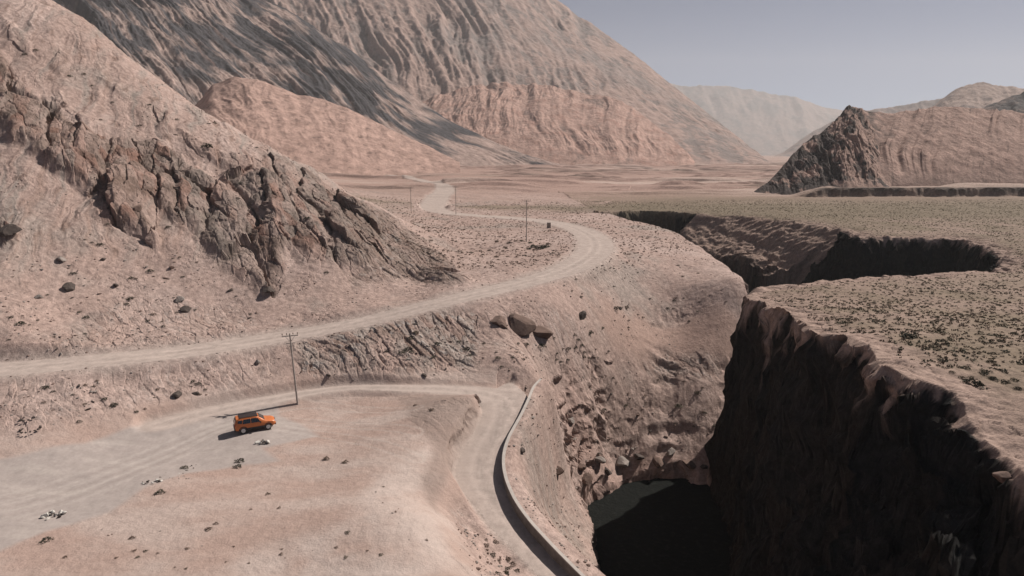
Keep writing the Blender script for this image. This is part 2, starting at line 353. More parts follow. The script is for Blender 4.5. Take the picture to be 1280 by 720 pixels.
# --- left bank
dL, _ = seg_dist(X + wx * .5, Y + wy * .5, [p[:2] for p in LB]); inL = inside(X + wx * .5, Y + wy * .5, LBpoly)
dL = np.where(inL, 0, dL)
drop = dL * np.where(F < 97, 12.0, 2.2) + np.where(dL > 0, 1, 0) * np.where(F < 97, .3, 1) * sstep(0, 2, dL) * ((bk - .5) * 2.5 + (gul - .6) * 5)
ZB = np.where(inL | (F > 262), ZLD, np.minimum(ZLD, 9.5)) - drop
floor_z = -24.0 + fbm(X / 6, Y / 6, 4, 91) * .9
ZF = np.maximum(np.maximum(ZB, ZP), floor_z)
isplat = (ZP > ZB)
far_blend = sstep(270, 340, F)
ZF = ZF * (1 - far_blend) + far_blend * np.where(isplat, np.maximum(ZP, ZB), ZF)
# sandy banks in the valley
for pts, h in [([(1180, 248), (860, 244), (880, 226), (1100, 236)], 0)]: pass
vb = ridged(X / 260 + 3, Y / 60, 4, 95)
ZF = ZF + 4.0 * sstep(0, 2.5, F - 322 - wx * 2) * sstep(.40, .46, U) * (1 - sstep(345, 500, F)) + sstep(270, 420, F) * (1 - sstep(900, 1600, F)) * sstep(.70, .9, vb) * 2.5

# ------------------------------------------------------------------ colours of the ground (own tones; gorge walls and bank also carry painted shade)
def c3(r, g, b): return np.array([r, g, b], np.float32)
def mix(A, B, m): return A + (B - A) * m[..., None]
sand = c3(.385, .280, .240); pale = c3(.43, .325, .285); grey = c3(.30, .255, .225); brown = c3(.185, .125, .10); dark = c3(.075, .055, .047)
rust = c3(.30, .155, .115); roadc = c3(.42, .345, .305); gravc = c3(.37, .318, .292); green = c3(.185, .148, .105)
n1 = fbm(X / 30, Y / 30, 5, 101); n2 = fbm(X / 5, Y / 5, 5, 102); n3 = fbm(X / 1.1, Y / 1.1, 4, 103)
col = np.broadcast_to(sand, X.shape + (3,)).copy()
col = mix(col, pale, sstep(-.1, .5, n1 + n2 * .4)); col = mix(col, grey, sstep(.05, .6, -n1 + n2 * .5) * .7)
streak = fbm((X + Y * .35) / 1.6 + wx, (Y - X * .2) / 22, 4, 104)
col = mix(col, grey * .95, hi * sstep(0, .5, streak) * .8); col = mix(col, brown * 1.4, hi * sstep(.1, .5, -streak) * .5)
col = mix(col, brown * 1.1, hi * sstep(.22, .5, fbm((X + Y * .35) / 2.4, (Y - X * .3) / 6, 5, 114)) * .7)
col = mix(col, pale * 1.05, hi * sstep(.3, .6, fbm((X + Y * .4) / 3.4, (Y - X * .3) / 30, 5, 115)) * .6)
bandn = sstep(2, 0, np.abs(ZL - 16)) * 0
rk = mix(np.broadcast_to(brown, X.shape + (3,)), np.broadcast_to(grey * .72, X.shape + (3,)), id1 * .7)
rk = mix(rk, np.broadcast_to(rust * .8, X.shape + (3,)), sstep(.55, .8, id2) * .55); rk = mix(rk, np.broadcast_to(dark, X.shape + (3,)), sstep(.72, .9, id3) * .45)
col = mix(col, rk, rock * (.55 + .45 * sstep(-.15, .2, n2)))
sk = mix(np.broadcast_to(grey, X.shape + (3,)), np.broadcast_to(brown, X.shape + (3,)), sstep(.5, .8, kd1)); sk = mix(sk, np.broadcast_to(sand, X.shape + (3,)), sstep(.0, .3, n1 + n2) * .6); sk = mix(sk, np.broadcast_to(dark, X.shape + (3,)), sstep(.76, .86, kd2) * .7)
sk = mix(sk, np.broadcast_to(c3(.40, .37, .34), X.shape + (3,)), sstep(.86, .9, kd2) * .8)
col = mix(col, sk, scree * sstep(-.25, .3, n2 + .15))
col = mix(col, rust * 1.1, slope_r * (F < 170) * sstep(.1, .5, n1) * .35)
col = mix(col, c3(.37, .255, .21), fanm * .8)
md_ = blob([(498, 496), (560, 492), (604, 506), (612, 518), (588, 545), (568, 590), (548, 640), (528, 600), (545, 560), (512, 528)], .7); col = mix(col, c3(.27, .205, .175), md_ * .75)
sd_ = blob([(430, 240), (480, 264), (530, 300), (585, 345), (560, 356), (500, 348), (440, 360), (430, 300)], 2.0); col = mix(col, c3(.19, .14, .115), sd_ * sstep(-.3, .25, n3 + n2 * .5) * .75)
# terrace : salmon sand, paler tracks
col = mix(col, mix(np.broadcast_to(c3(.40, .288, .242), X.shape + (3,)), np.broadcast_to(c3(.46, .365, .32), X.shape + (3,)), sstep(-.3, .4, fbm(X / 12, Y / 5, 4, 105))), terr * .9)
tracks = blob([(430, 640), (450, 590), (530, 560), (560, 580), (560, 700), (500, 760), (200, 760), (330, 690)], 1.6)
col = mix(col, c3(.50, .41, .365), tracks * .85 * sstep(-.5, .3, fbm(X / 5, Y / 5, 4, 106)))
md2 = md_ * 0 + 1; col = mix(col, c3(.27, .205, .175), md_ * .7 * (dLo > .2))
col = mix(col, gravc * (1 + .0), grav * .95)
col = mix(col, c3(.46, .40, .36), grav * sstep(.1, .5, fbm((X + Y * .5) / 9, Y / 2.0, 4, 107)) * .5)
for off_ in (0, 9, 17):
    tk_ = spline([at_z(-120, 655 + off_ * 1.3, 0), at_z(80, 600 + off_ * 1.4, 0), at_z(200, 557 + off_, 0), at_z(300, 521 + off_ * .7, 0), at_z(400, 503 + off_ * 2.2, 0), at_z(520, 520 + off_ * 3.5, 0)], 6)
    dt_, _ = seg_dist(X, Y, tk_[:, :2], None, 4.0); col = mix(col, c3(.47, .41, .37), np.exp(-((dt_ - .8 - n2 * .15) / .2) ** 2) * .32 * terr); col = mix(col, c3(.27, .225, .20), np.exp(-(dt_ / .25) ** 2) * .25 * terr)
# plateau
pc = mix(np.broadcast_to(c3(.28, .205, .165), X.shape + (3,)), np.broadcast_to(c3(.215, .165, .122), X.shape + (3,)), sstep(-.3, .4, fbm(X / 12, Y / 12, 5, 108)))
pc = mix(pc, np.broadcast_to(c3(.36, .26, .215), X.shape + (3,)), sstep(-5, -1.5, dR + n2 * 2.5))
gf = sstep(190, 240, F + n1 * 40) * (1 - sstep(340, 380, F)) * sstep(.12, .2, U + n1 * .05)
pc = mix(pc, np.broadcast_to(green, X.shape + (3,)), gf * .85)
wallc = mix(np.broadcast_to(c3(.034, .028, .024), X.shape + (3,)), np.broadcast_to(c3(.020, .020, .020), X.shape + (3,)), kid)  # steep cliff faces near black: gorge shade put into the rock colour
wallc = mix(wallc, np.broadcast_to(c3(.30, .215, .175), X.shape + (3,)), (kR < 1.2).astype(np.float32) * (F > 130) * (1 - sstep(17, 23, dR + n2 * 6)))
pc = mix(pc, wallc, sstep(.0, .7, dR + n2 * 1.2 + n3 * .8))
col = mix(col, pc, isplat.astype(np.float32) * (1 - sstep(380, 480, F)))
bankc = mix(np.broadcast_to(c3(.075, .055, .045), X.shape + (3,)), np.broadcast_to(c3(.05, .043, .04), X.shape + (3,)), kid)  # bank under the edge darkened in colour to stand for shade
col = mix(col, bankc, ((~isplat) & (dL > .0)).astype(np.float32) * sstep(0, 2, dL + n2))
# far valley bands
vband = fbm(X / 500, Y / 70, 5, 110)
col = mix(col, c3(.36, .245, .205), sstep(260, 400, F)); col = mix(col, c3(.27, .20, .165), sstep(260, 400, F) * sstep(.0, .35, vband)); col = mix(col, c3(.45, .34, .29), sstep(260, 400, F) * sstep(.1, .3, -vband))
gb = np.exp(-((F - 262 - n1 * 12) / 14) ** 2) * (X < 60) * (dU > 4); col = mix(col, green, gb * .8)
fleck = fbm(X / .55, Y / .55, 3, 111)
col = mix(col, brown, ((F > 120) & (F < 270) & (X < 20) & (ZL > 7) & (ZL < 12)).astype(np.float32) * sstep(.25, .45, fleck) * .6 * near)
col = mix(col, c3(.13, .11, .075), (isplat & (dR < -2) & (F > 100)).astype(np.float32) * sstep(.15, .5, fleck) * .45 * (1 - sstep(300, 380, F)))
# shoulders of the roads
col = mix(col, roadc * .93, (1 - sstep(.2, 2.4, dU + n2 * 1.2)) * .8); col = mix(col, roadc * .93, (1 - sstep(.1, 1.0, dLo + n2 * .5)) * .8)
rut = fbm(X / .5, Y / 6, 3, 112)
onr = (dU < .35) | (dLo < .2); col = mix(col, roadc * (1.0), onr * .8); col = mix(col, roadc * 1.1, onr * sstep(-.1, .4, n2) * .5)
for cc_, ok_ in ((cU, dU < .3), (cLo, dLo < .2)):
    tr_ = np.exp(-((cc_ - .95 - n2 * .3) / .32) ** 2); col = mix(col, roadc * 1.18, ok_ * tr_ * .6 * (F < 240)); col = mix(col, grey * .95, ok_ * np.exp(-(cc_ / .35) ** 2) * .45 * (F < 240) * sstep(-.3, .3, rut))
    col = mix(col, grey * 1.0, ok_ * sstep(.15, .5, fbm(X / 1.3, Y / 1.3, 5, 116)) * .4)
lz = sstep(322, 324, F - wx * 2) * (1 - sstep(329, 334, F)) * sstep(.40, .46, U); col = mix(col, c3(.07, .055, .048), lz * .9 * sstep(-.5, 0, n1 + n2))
tq = 1 - .6 * terr * (1 - grav)
col *= (1 + n3 * .16 * near * tq + fbm(X / .3, Y / .3, 2, 113) * .12 * tq * (1 - sstep(90, 200, F)))[..., None]
col = np.clip(col, .02, .8)

# ------------------------------------------------------------------ sideways roughness so steep faces are not plain sheets
gz_f = np.gradient(ZF, axis=0) / np.gradient(Y, axis=0); gz_u = np.gradient(ZF, axis=1) / np.maximum(np.gradient(X, axis=1), 1e-4)
steep = sstep(1.9, 3.6, np.sqrt(gz_f ** 2 + gz_u ** 2)) * (F < 300) * sstep(3, 7, dW)
X2 = X + steep * (fbm((Y + X) / 4, ZF / 3, 5, 121) * 1.3 + (ridged(Y / 5, ZF / 14, 4, 122) - .6) * 2.0)
Y2 = Y + steep * (fbm((Y - X) / 4, ZF / 3, 4, 123) * 1.2)

# ------------------------------------------------------------------ materials
def newmat(name):
    m = bpy.data.materials.new(name); m.use_nodes = True; n = m.node_tree.nodes; b = n['Principled BSDF']
    b.inputs['Roughness'].default_value = .9; b.inputs['Specular IOR Level'].default_value = .2
    return m, n, m.node_tree.links, b
def noise_node(n, l, scale, detail=6, rough=.6, vec=None):
    t = n.new('ShaderNodeTexNoise'); t.inputs['Scale'].default_value = scale; t.inputs['Detail'].default_value = detail; t.inputs['Roughness'].default_value = rough
    if vec: l.new(vec, t.inputs['Vector'])
    return t
def ground_mat(name, s1, s2, d1, d2, amt=.35):
    """colour from the attribute of the mesh, broken up by fine noise, with grit in the bump"""
    m, n, l, b = newmat(name); b.inputs['Specular IOR Level'].default_value = .08
    a = n.new('ShaderNodeAttribute'); a.attribute_name = 'Tint'
    tc = n.new('ShaderNodeTexCoord'); v = tc.outputs['Object']
    t1 = noise_node(n, l, s1, 8, .65, v); t2 = noise_node(n, l, s2, 6, .7, v)
    mr = n.new('ShaderNodeMapRange'); mr.inputs['From Min'].default_value = .3; mr.inputs['From Max'].default_value = .7
    mr.inputs['To Min'].default_value = 1 - amt; mr.inputs['To Max'].default_value = 1 + amt * .8; l.new(t1.outputs[0], mr.inputs['Value'])
    mr2 = n.new('ShaderNodeMapRange'); mr2.inputs['From Min'].default_value = .3; mr2.inputs['From Max'].default_value = .7
    mr2.inputs['To Min'].default_value = 1 - amt * .7; mr2.inputs['To Max'].default_value = 1 + amt * .6; l.new(t2.outputs[0], mr2.inputs['Value'])
    mu = n.new('ShaderNodeMath'); mu.operation = 'MULTIPLY'; l.new(mr.outputs[0], mu.inputs[0]); l.new(mr2.outputs[0], mu.inputs[1])
    mx = n.new('ShaderNodeMix'); mx.inputs[2].default_value = 1.0; l.new(a.outputs['Alpha'], mx.inputs[0]); l.new(mu.outputs[0], mx.inputs[3])
    vm = n.new('ShaderNodeVectorMath'); vm.operation = 'SCALE'; l.new(a.outputs['Color'], vm.inputs[0]); l.new(mx.outputs[0], vm.inputs['Scale'])
    l.new(vm.outputs[0], b.inputs['Base Color'])
    b1 = n.new('ShaderNodeBump'); b1.inputs['Distance'].default_value = d1; b1.inputs['Strength'].default_value = .7; l.new(t1.outputs[0], b1.inputs['Height'])
    b2 = n.new('ShaderNodeBump'); b2.inputs['Distance'].default_value = d2; b2.inputs['Strength'].default_value = .7; l.new(t2.outputs[0], b2.inputs['Height']); l.new(b1.outputs[0], b2.inputs['Normal'])
    l.new(b2.outputs[0], b.inputs['Normal'])
    return m
def flat_mat(name, colour, rough=.8, var=.25, scale=3, bump=.02, metal=0, spec=.3):
    m, n, l, b = newmat(name); b.inputs['Roughness'].default_value = rough; b.inputs['Metallic'].default_value = metal; b.inputs['Specular IOR Level'].default_value = spec
    tc = n.new('ShaderNodeTexCoord'); t = noise_node(n, l, scale, 6, .65, tc.outputs['Object'])
    cr = n.new('ShaderNodeValToRGB'); l.new(t.outputs[0], cr.inputs[0])
    cr.color_ramp.elements[0].position = .3; cr.color_ramp.elements[1].position = .7
    cr.color_ramp.elements[0].color = [c * (1 - var) for c in colour] + [1]; cr.color_ramp.elements[1].color = [min(1, c * (1 + var)) for c in colour] + [1]
    l.new(cr.outputs[0], b.inputs['Base Color'])
    if bump:
        bp = n.new('ShaderNodeBump'); bp.inputs['Distance'].default_value = bump; l.new(t.outputs[0], bp.inputs['Height']); l.new(bp.outputs[0], b.inputs['Normal'])
    return m
M_land = ground_mat('land', 1.3, 7.0, .22, .06, .34)
M_road = ground_mat('road_dust', .8, 8.0, .03, .015, .13)
M_hill = ground_mat('hill_ground', .035, .22, 3.0, 1.0, .26)
M_hill_near = ground_mat('hill_ground_near', .12, .7, 1.6, .4, .28)

# ------------------------------------------------------------------ mesh helpers
def tagk(o, label=None, cat=None, group=None, kind=None):
    if label: o['label'] = label
    if cat: o['category'] = cat
    if group: o['group'] = group
    if kind: o['kind'] = kind
    return o
def raw_mesh(name, co, quads, mat, tint=None, smooth=False):
    me = bpy.data.meshes.new(name); nv = len(co); nf = len(quads); k = quads.shape[1]
    me.vertices.add(nv); me.vertices.foreach_set('co', np.ascontiguousarray(co, np.float32).ravel())
    me.loops.add(nf * k); me.loops.foreach_set('vertex_index', np.ascontiguousarray(quads, np.int32).ravel())
    me.polygons.add(nf); me.polygons.foreach_set('loop_start', np.arange(0, nf * k, k, dtype=np.int32))
    try: me.polygons.foreach_set('loop_total', np.full(nf, k, np.int32))
    except Exception: pass
    me.update(calc_edges=True)
    if tint is not None:
        a = me.attributes.new('Tint', 'FLOAT_COLOR', 'POINT')
        c4 = np.ones((nv, 4), np.float32); c4[:, :tint.shape[1]] = tint; a.data.foreach_set('color', c4.ravel())
    me.polygons.foreach_set('use_smooth', np.full(nf, smooth, bool))
    me.materials.append(mat)
    return me
def link(name, me, parent=None, loc=None, rot=None, sc=None):
    o = bpy.data.objects.new(name, me); COL.objects.link(o); o.parent = parent
    if loc is not None: o.location = loc
    if rot is not None: o.rotation_euler = rot
    if sc is not None: o.scale = sc
    return o
def sub_mesh(name, co, quads, mask, tint, mat, smooth=True):
    q = quads[mask]; idx, inv = np.unique(q, return_inverse=True)
    return raw_mesh(name, co[idx], inv.reshape(q.shape), mat, tint[idx], smooth)

nr, nc = X.shape
co = np.stack([X2, Y2, ZF], -1).reshape(-1, 3)
ii = (np.arange(nr - 1)[:, None] * nc + np.arange(nc - 1)[None]).ravel()
quads = np.stack([ii, ii + 1, ii + nc + 1, ii + nc], 1)
fan = blob([(735, 385), (800, 395), (900, 380), (930, 420), (915, 450), (830, 440), (770, 430)], 2.0)
calm = np.clip(1 - .7 * terr - .5 * fan, .25, 1).astype(np.float32)
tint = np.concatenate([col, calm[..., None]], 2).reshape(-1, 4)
def face(v): return v[:-1, :-1].ravel()
fU = face((dU + fbm(X / 3, Y / 3, 3, 131) * .35) < .25); fLo = face((dLo + fbm(X / 3, Y / 3, 3, 132) * .25) < .1) & ~fU
fG = face(grav > .5) & ~fU & ~fLo & face(np.abs(ZL) < 2.5)
tagk(link('upper_road', sub_mesh('upper_road', co, quads, fU, tint, M_road)), kind='structure')
tagk(link('lower_road', sub_mesh('lower_road', co, quads, fLo, tint, M_road)), kind='structure')
tagk(link('gravel_track', sub_mesh('gravel_track', co, quads, fG, tint, M_road)), kind='structure')
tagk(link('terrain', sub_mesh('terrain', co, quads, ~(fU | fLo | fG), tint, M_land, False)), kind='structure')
# ground sheet reaching the horizon, well below everything
tagk(link('ground', raw_mesh('ground', np.array([[-18000, -18000, -31], [18000, -18000, -31], [18000, 18000, -31], [-18000, 18000, -31]]), np.array([[0, 1, 2, 3]]), M_hill, np.tile(c3(.34, .25, .21), (4, 1)))), kind='structure')

# ------------------------------------------------------------------ mountains
def mountain(name, ridge, foot, mat, colf, nu=500, nv=260, amp=.1, gx=60, gf=300, shear=.3, p=1.15, seed=200, back=.6, jag=.02, blocky=0, warpk=.9, rg=0):
    """ridge: (px, py, forward) of the skyline; foot: (px, py, forward) of the base line"""
    r = sorted([(ray(a, b)[0], CH + ray(a, b)[1] * f, f) for a, b, f in ridge]); g = sorted([(ray(a, b)[0], CH + ray(a, b)[1] * f, f) for a, b, f in foot])
    ru, rz, rf = map(np.array, zip(*r)); gu, gz, gf_ = map(np.array, zip(*g))
    gz = np.array([ground(a * f, min(f, 3400)) - 1.5 for a, f in zip(gu, gf_)])
    u = np.linspace(ru[0], ru[-1], nu); v = np.concatenate([np.linspace(-.12, 1, nv), np.linspace(1, 1 + back, nv // 5)[1:]])
    UU, VV = np.meshgrid(u, v)
    kr = max(3, nu // 60); ker = np.hanning(kr * 2 + 1); ker /= ker.sum()
    def sm(a, b):
        q = np.interp(u, a, b); return np.convolve(np.pad(q, kr, 'edge'), ker, 'valid')
    RZ, RF, GZ, GF = sm(ru, rz), sm(ru, rf), sm(gu, gz), sm(gu, gf_)
    RZ = RZ + rg * (RZ - GZ).max() * fbm(u * RF.mean() / gx / 1.6, u * 0 + seed, 4, seed + 7, .5)
    Fm = GF + (RF - GF) * VV; Xm = UU * Fm; H = (RZ - GZ)
    vv = np.clip(VV, 0, 1); sh = vv ** p
    sh = np.where(VV > 1, 1 - (VV - 1) ** 1.1 * 1.2, sh)
    env = np.clip(VV / .25, 0, 1) ** 1.2 * np.where(VV > .85, np.clip((1.3 - VV) / .45, .25, 1), 1)
    wq = fbm(Xm / gx / 4.5, Fm / gx / 4.5, 5, seed + 1, .45) * 1.3
    cs = (UU * RF.mean() + shear * (Fm - GF)) / gx + wq * warpk
    g1 = ridged(cs, Fm / gf, 6, seed, .52); g2 = fbm(Xm / (gx * .5), Fm / (gx * .5), 6, seed + 2, .55)
    Hm = np.maximum(H, H.max() * .15)
    Zm = GZ + H * sh + env * Hm * amp * ((g1 - .62) * 2.4 * (.45 + 1.1 * sstep(-.35, .35, fbm(Xm / gx / 3, Fm / gx / 3, 3, seed + 6))) + g2 * .5) + fbm(Xm / (gx * .15), Fm / (gx * .15), 4, seed + 3) * Hm * jag * np.clip(VV * 6, 0, 1)
    if blocky:
        bb, _ = blocks(cs * 2.2, Fm / gf * 5, seed + 4, 1.5); b2_, _ = blocks(cs * 6, Fm / gf * 15, seed + 5, 1.5)
        Zm = Zm + env * Hm * blocky * ((bb - .5) + .4 * (b2_ - .5))
    Zm = np.where(VV < 0, GZ + VV * 90 - 1, Zm)
    t = colf(Xm, Fm, Zm, VV, cs, g1, g2, UU)
    mo = fbm(Xm / (gx * .16), Fm / (gx * .3), 5, seed + 8, .6); sp = fbm(cs * 5, Fm / gf * 30, 5, seed + 9, .6)
    t = t * (1 + .35 * mo - .38 * sstep(.22, .42, sp))[..., None]
    nr_, nc_ = Xm.shape; i = (np.arange(nr_ - 1)[:, None] * nc_ + np.arange(nc_ - 1)[None]).ravel()
    q = np.stack([i, i + 1, i + nc_ + 1, i + nc_], 1)
    o = link(name, raw_mesh(name, np.stack([Xm, Fm, Zm], -1).reshape(-1, 3), q, mat, np.clip(t.reshape(-1, 3), .02, .8), True))
    return tagk(o, kind='structure')
def bc(c, S): return np.broadcast_to(c3(*c), S.shape + (3,)).copy()

def col_big(x, f, z, v, cs, g1, g2, u):
    c = bc((.33, .235, .20), x); c = mix(c, c3(.25, .20, .18), sstep(-.1, .4, fbm(x / 160, f / 260, 5, 301)))
    d = fbm(cs * 3.2, f / 40, 6, 302, .62) + (g1 - .65) * -1.0 + .5 * fbm(x / 220, f / 220, 3, 303)
    c = mix(c, c3(.15, .135, .128), sstep(.08, .34, d) * .6); return mix(c, c3(.38, .265, .225), sstep(.15, 0, v) * .8)
mountain('mountain', [(-500, -500, 2300), (0, -420, 2300), (300, -300, 2300), (480, -180, 2300), (600, -80, 2250), (697, 0, 2200), (760, 45, 2100), (830, 98, 1900), (880, 138, 1700), (930, 178, 1450), (965, 206, 1200)],
         [(-500, 205, 1150), (300, 204, 1150), (600, 206, 1150), (760, 207, 1120), (900, 208, 1060), (975, 209, 1100)], M_hill, col_big, 860, 520, .014, 85, 420, .35, 1.05, 210, .5, .005, 0, .8)
def col_foot(x, f, z, v, cs, g1, g2, u):
    gl = sstep(.12, .42, fbm(u * 110, f / 200, 5, 312)) * sstep(.75, .45, v) * sstep(.02, .15, v)
    c = bc((.40, .262, .215), x); c = mix(c, c3(.33, .20, .16), sstep(-.05, .35, g2)); c = mix(c, c3(.25, .16, .13), gl * .55); return mix(c, c3(.16, .12, .105), sstep(.25, .45, fbm(cs * 1.5, z / 22, 5, 311)) * .6)
mountain('foothill', [(430, 210, 1100), (470, 160, 1260), (520, 128, 1300), (600, 104, 1320), (680, 106, 1320), (750, 118, 1300), (800, 140, 1250), (840, 172, 1150), (868, 206, 1030)],
         [(430, 212, 960), (600, 208, 980), (760, 208, 980), (870, 210, 980)], M_hill, col_foot, 560, 280, .026, 46, 260, .05, .95, 220, .6, .006, 0, .6, .10)
def col_dark(x, f, z, v, cs, g1, g2, u):
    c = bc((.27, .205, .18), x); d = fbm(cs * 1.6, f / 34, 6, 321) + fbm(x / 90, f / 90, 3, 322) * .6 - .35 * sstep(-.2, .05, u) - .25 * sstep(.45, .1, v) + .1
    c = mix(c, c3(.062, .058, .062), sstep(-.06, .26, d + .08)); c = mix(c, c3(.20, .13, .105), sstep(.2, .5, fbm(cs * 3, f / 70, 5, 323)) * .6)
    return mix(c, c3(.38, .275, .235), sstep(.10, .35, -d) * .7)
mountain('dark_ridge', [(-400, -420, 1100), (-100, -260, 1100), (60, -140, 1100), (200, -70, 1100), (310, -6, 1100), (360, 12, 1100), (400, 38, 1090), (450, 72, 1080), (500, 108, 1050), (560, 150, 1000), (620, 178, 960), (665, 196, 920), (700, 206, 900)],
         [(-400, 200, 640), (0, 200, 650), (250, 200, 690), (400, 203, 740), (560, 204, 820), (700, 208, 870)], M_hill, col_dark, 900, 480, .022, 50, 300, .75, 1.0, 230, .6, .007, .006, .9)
def col_pink(x, f, z, v, cs, g1, g2, u):
    c = bc((.41, .275, .228), x); c = mix(c, c3(.34, .225, .185), sstep(0, .4, g2)); return mix(c, c3(.17, .115, .095), sstep(.3, .5, fbm(x / 14, f / 14, 5, 331)) * .6)
mountain('pink_hill', [(60, 190, 640), (150, 160, 660), (215, 148, 680), (245, 132, 690), (265, 106, 690), (290, 95, 690), (330, 104, 690), (400, 124, 690), (455, 146, 680), (500, 166, 660), (540, 186, 640), (575, 203, 610)],
         [(60, 208, 500), (300, 208, 505), (420, 207, 520), (575, 207, 580)], M_hill_near, col_pink, 460, 220, .026, 40, 180, .15, .92, 240, .6, .006, 0, .6, .07)
def col_far(x, f, z, v, cs, g1, g2, u):
    return mix(bc((.30, .22, .19), x), c3(.18, .15, .14), sstep(-.1, .4, g2 + .3 * (g1 - .6)))
mountain('far_mountain', [(640, 60, 7500), (740, 80, 7500), (820, 96, 7500), (862, 108, 7500), (905, 107, 7500), (960, 116, 7500), (1010, 125, 7500), (1045, 136, 7500), (1120, 150, 7500), (1250, 170, 7500)],
         [(640, 200, 6500), (1250, 200, 6500)], M_hill, col_far, 360, 140, .03, 420, 1200, .2, 1.0, 250, .5, .0015)
mountain('far_spur', [(940, 206, 3100), (980, 190, 3100), (1010, 168, 3150), (1040, 152, 3200), (1080, 138, 3200), (1200, 120, 3200)],
         [(940, 208, 2900), (1200, 207, 2900)], M_hill, col_far, 200, 90, .05, 150, 900, .1, .9, 255, .5, .015)
def col_brown(x, f, z, v, cs, g1, g2, u):
    c = bc((.37, .25, .205), x); c = mix(c, c3(.29, .19, .155), sstep(0, .4, g2)); rk_shade = sstep(.56, .48, u + g2 * .05)
    c = mix(c, c3(.05, .044, .042), rk_shade * sstep(-.3, .05, fbm(x / 6, f / 6, 5, 341)) * .9); return mix(c, c3(.33, .23, .19), sstep(.16, .04, v) * .8)  # left flank: dark rock blotches, deepened in colour as its shaded side
mountain('brown_hill', [(948, 238, 352), (962, 226, 360), (980, 206, 372), (1006, 178, 388), (1030, 164, 396), (1050, 146, 402), (1063, 132, 405), (1080, 136, 408), (1105, 142, 410), (1150, 137, 412), (1175, 133, 412), (1210, 135, 412), (1260, 139, 412), (1300, 143, 412), (1400, 150, 412), (1500, 175, 400)],
         [(948, 243, 345), (1060, 243, 335), (1150, 241, 340), (1280, 240, 345), (1500, 240, 350)], M_hill_near, col_brown, 760, 320, .034, 15, 420, .0, .80, 260, .6, .004, .0, .45)
def col_crag(x, f, z, v, cs, g1, g2, u):
    c = bc((.33, .225, .185), x); return mix(c, c3(.055, .048, .046), sstep(-.08, .14, fbm(x / 9, f / 9, 5, 345) + fbm(x / 2.5, z / 3, 4, 346) * .4 + .22 - .5 * sstep(.43, .53, u)) * .9)  # rock patches painted darker to the left, shade of that side included
mountain('rocky_spur', [(940, 241, 345), (962, 226, 352), (980, 206, 362), (1006, 178, 376), (1030, 164, 384), (1050, 145, 390), (1062, 130, 394), (1078, 137, 394), (1092, 160, 386), (1104, 196, 366), (1118, 238, 340)],
         [(940, 243, 340), (980, 243, 332), (1060, 243, 328), (1118, 243, 333)], M_hill_near, col_crag, 420, 260, .06, 10, 60, .1, .9, 265, .6, .012, .04, .8)
def col_rf(x, f, z, v, cs, g1, g2, u):
    return mix(bc((.33, .24, .20), x), c3(.20, .15, .13), sstep(0, .4, g2))
mountain('right_mountain', [(1100, 190, 1700), (1140, 160, 1720), (1168, 132, 1740), (1192, 112, 1750), (1222, 103, 1750), (1250, 106, 1750), (1290, 113, 1750), (1360, 100, 1750), (1500, 120, 1750)],
         [(1100, 205, 1300), (1500, 205, 1300)], M_hill, col_rf, 300, 140, .06, 80, 500, .1, .9, 270, .5, .015)
def col_rd(x, f, z, v, cs, g1, g2, u):
    return mix(bc((.09, .08, .078), x), c3(.2, .15, .13), sstep(.0, .4, g2))
mountain('right_dark_hill', [(1170, 200, 780), (1200, 150, 790), (1222, 137, 800), (1246, 128, 800), (1275, 117, 800), (1320, 100, 800), (1500, 90, 800)],
         [(1170, 205, 650), (1500, 205, 650)], M_hill, col_rd, 260, 130, .06, 40, 260, .1, .9, 280, .5, .015)

# ------------------------------------------------------------------ river
def water():
    m, n, l, b = newmat('river_water'); b.inputs['Roughness'].default_value = .7; b.inputs['Specular IOR Level'].default_value = .01
    tc = n.new('ShaderNodeTexCoord'); t = noise_node(n, l, 1.4, 6, .65, tc.outputs['Object'])
    cr = n.new('ShaderNodeValToRGB'); l.new(t.outputs[0], cr.inputs[0]); cr.color_ramp.elements[0].position = .52; cr.color_ramp.elements[1].position = .74
    cr.color_ramp.elements[0].color = (.013, .014, .013, 1); cr.color_ramp.elements[1].color = (.022, .024, .021, 1); l.new(cr.outputs[0], b.inputs['Base Color'])  # water tone kept almost black so that it reads as shadowed
    bp = n.new('ShaderNodeBump'); bp.inputs['Distance'].default_value = .2; l.new(t.outputs[0], bp.inputs['Height']); l.new(bp.outputs[0], b.inputs['Normal'])
    g = np.linspace(0, 1, 60); gx_, gy_ = np.meshgrid(-30 + g * 290, -40 + g * 330)
    z = -22.6 + fbm(gx_ / 2, gy_ / 2, 3, 400) * .08
    i = (np.arange(59)[:, None] * 60 + np.arange(59)[None]).ravel()
    tagk(link('river', raw_mesh('river', np.stack([gx_, gy_, z], -1).reshape(-1, 3), np.stack([i, i + 1, i + 61, i + 60], 1), m, None, True)), kind='structure')
water()
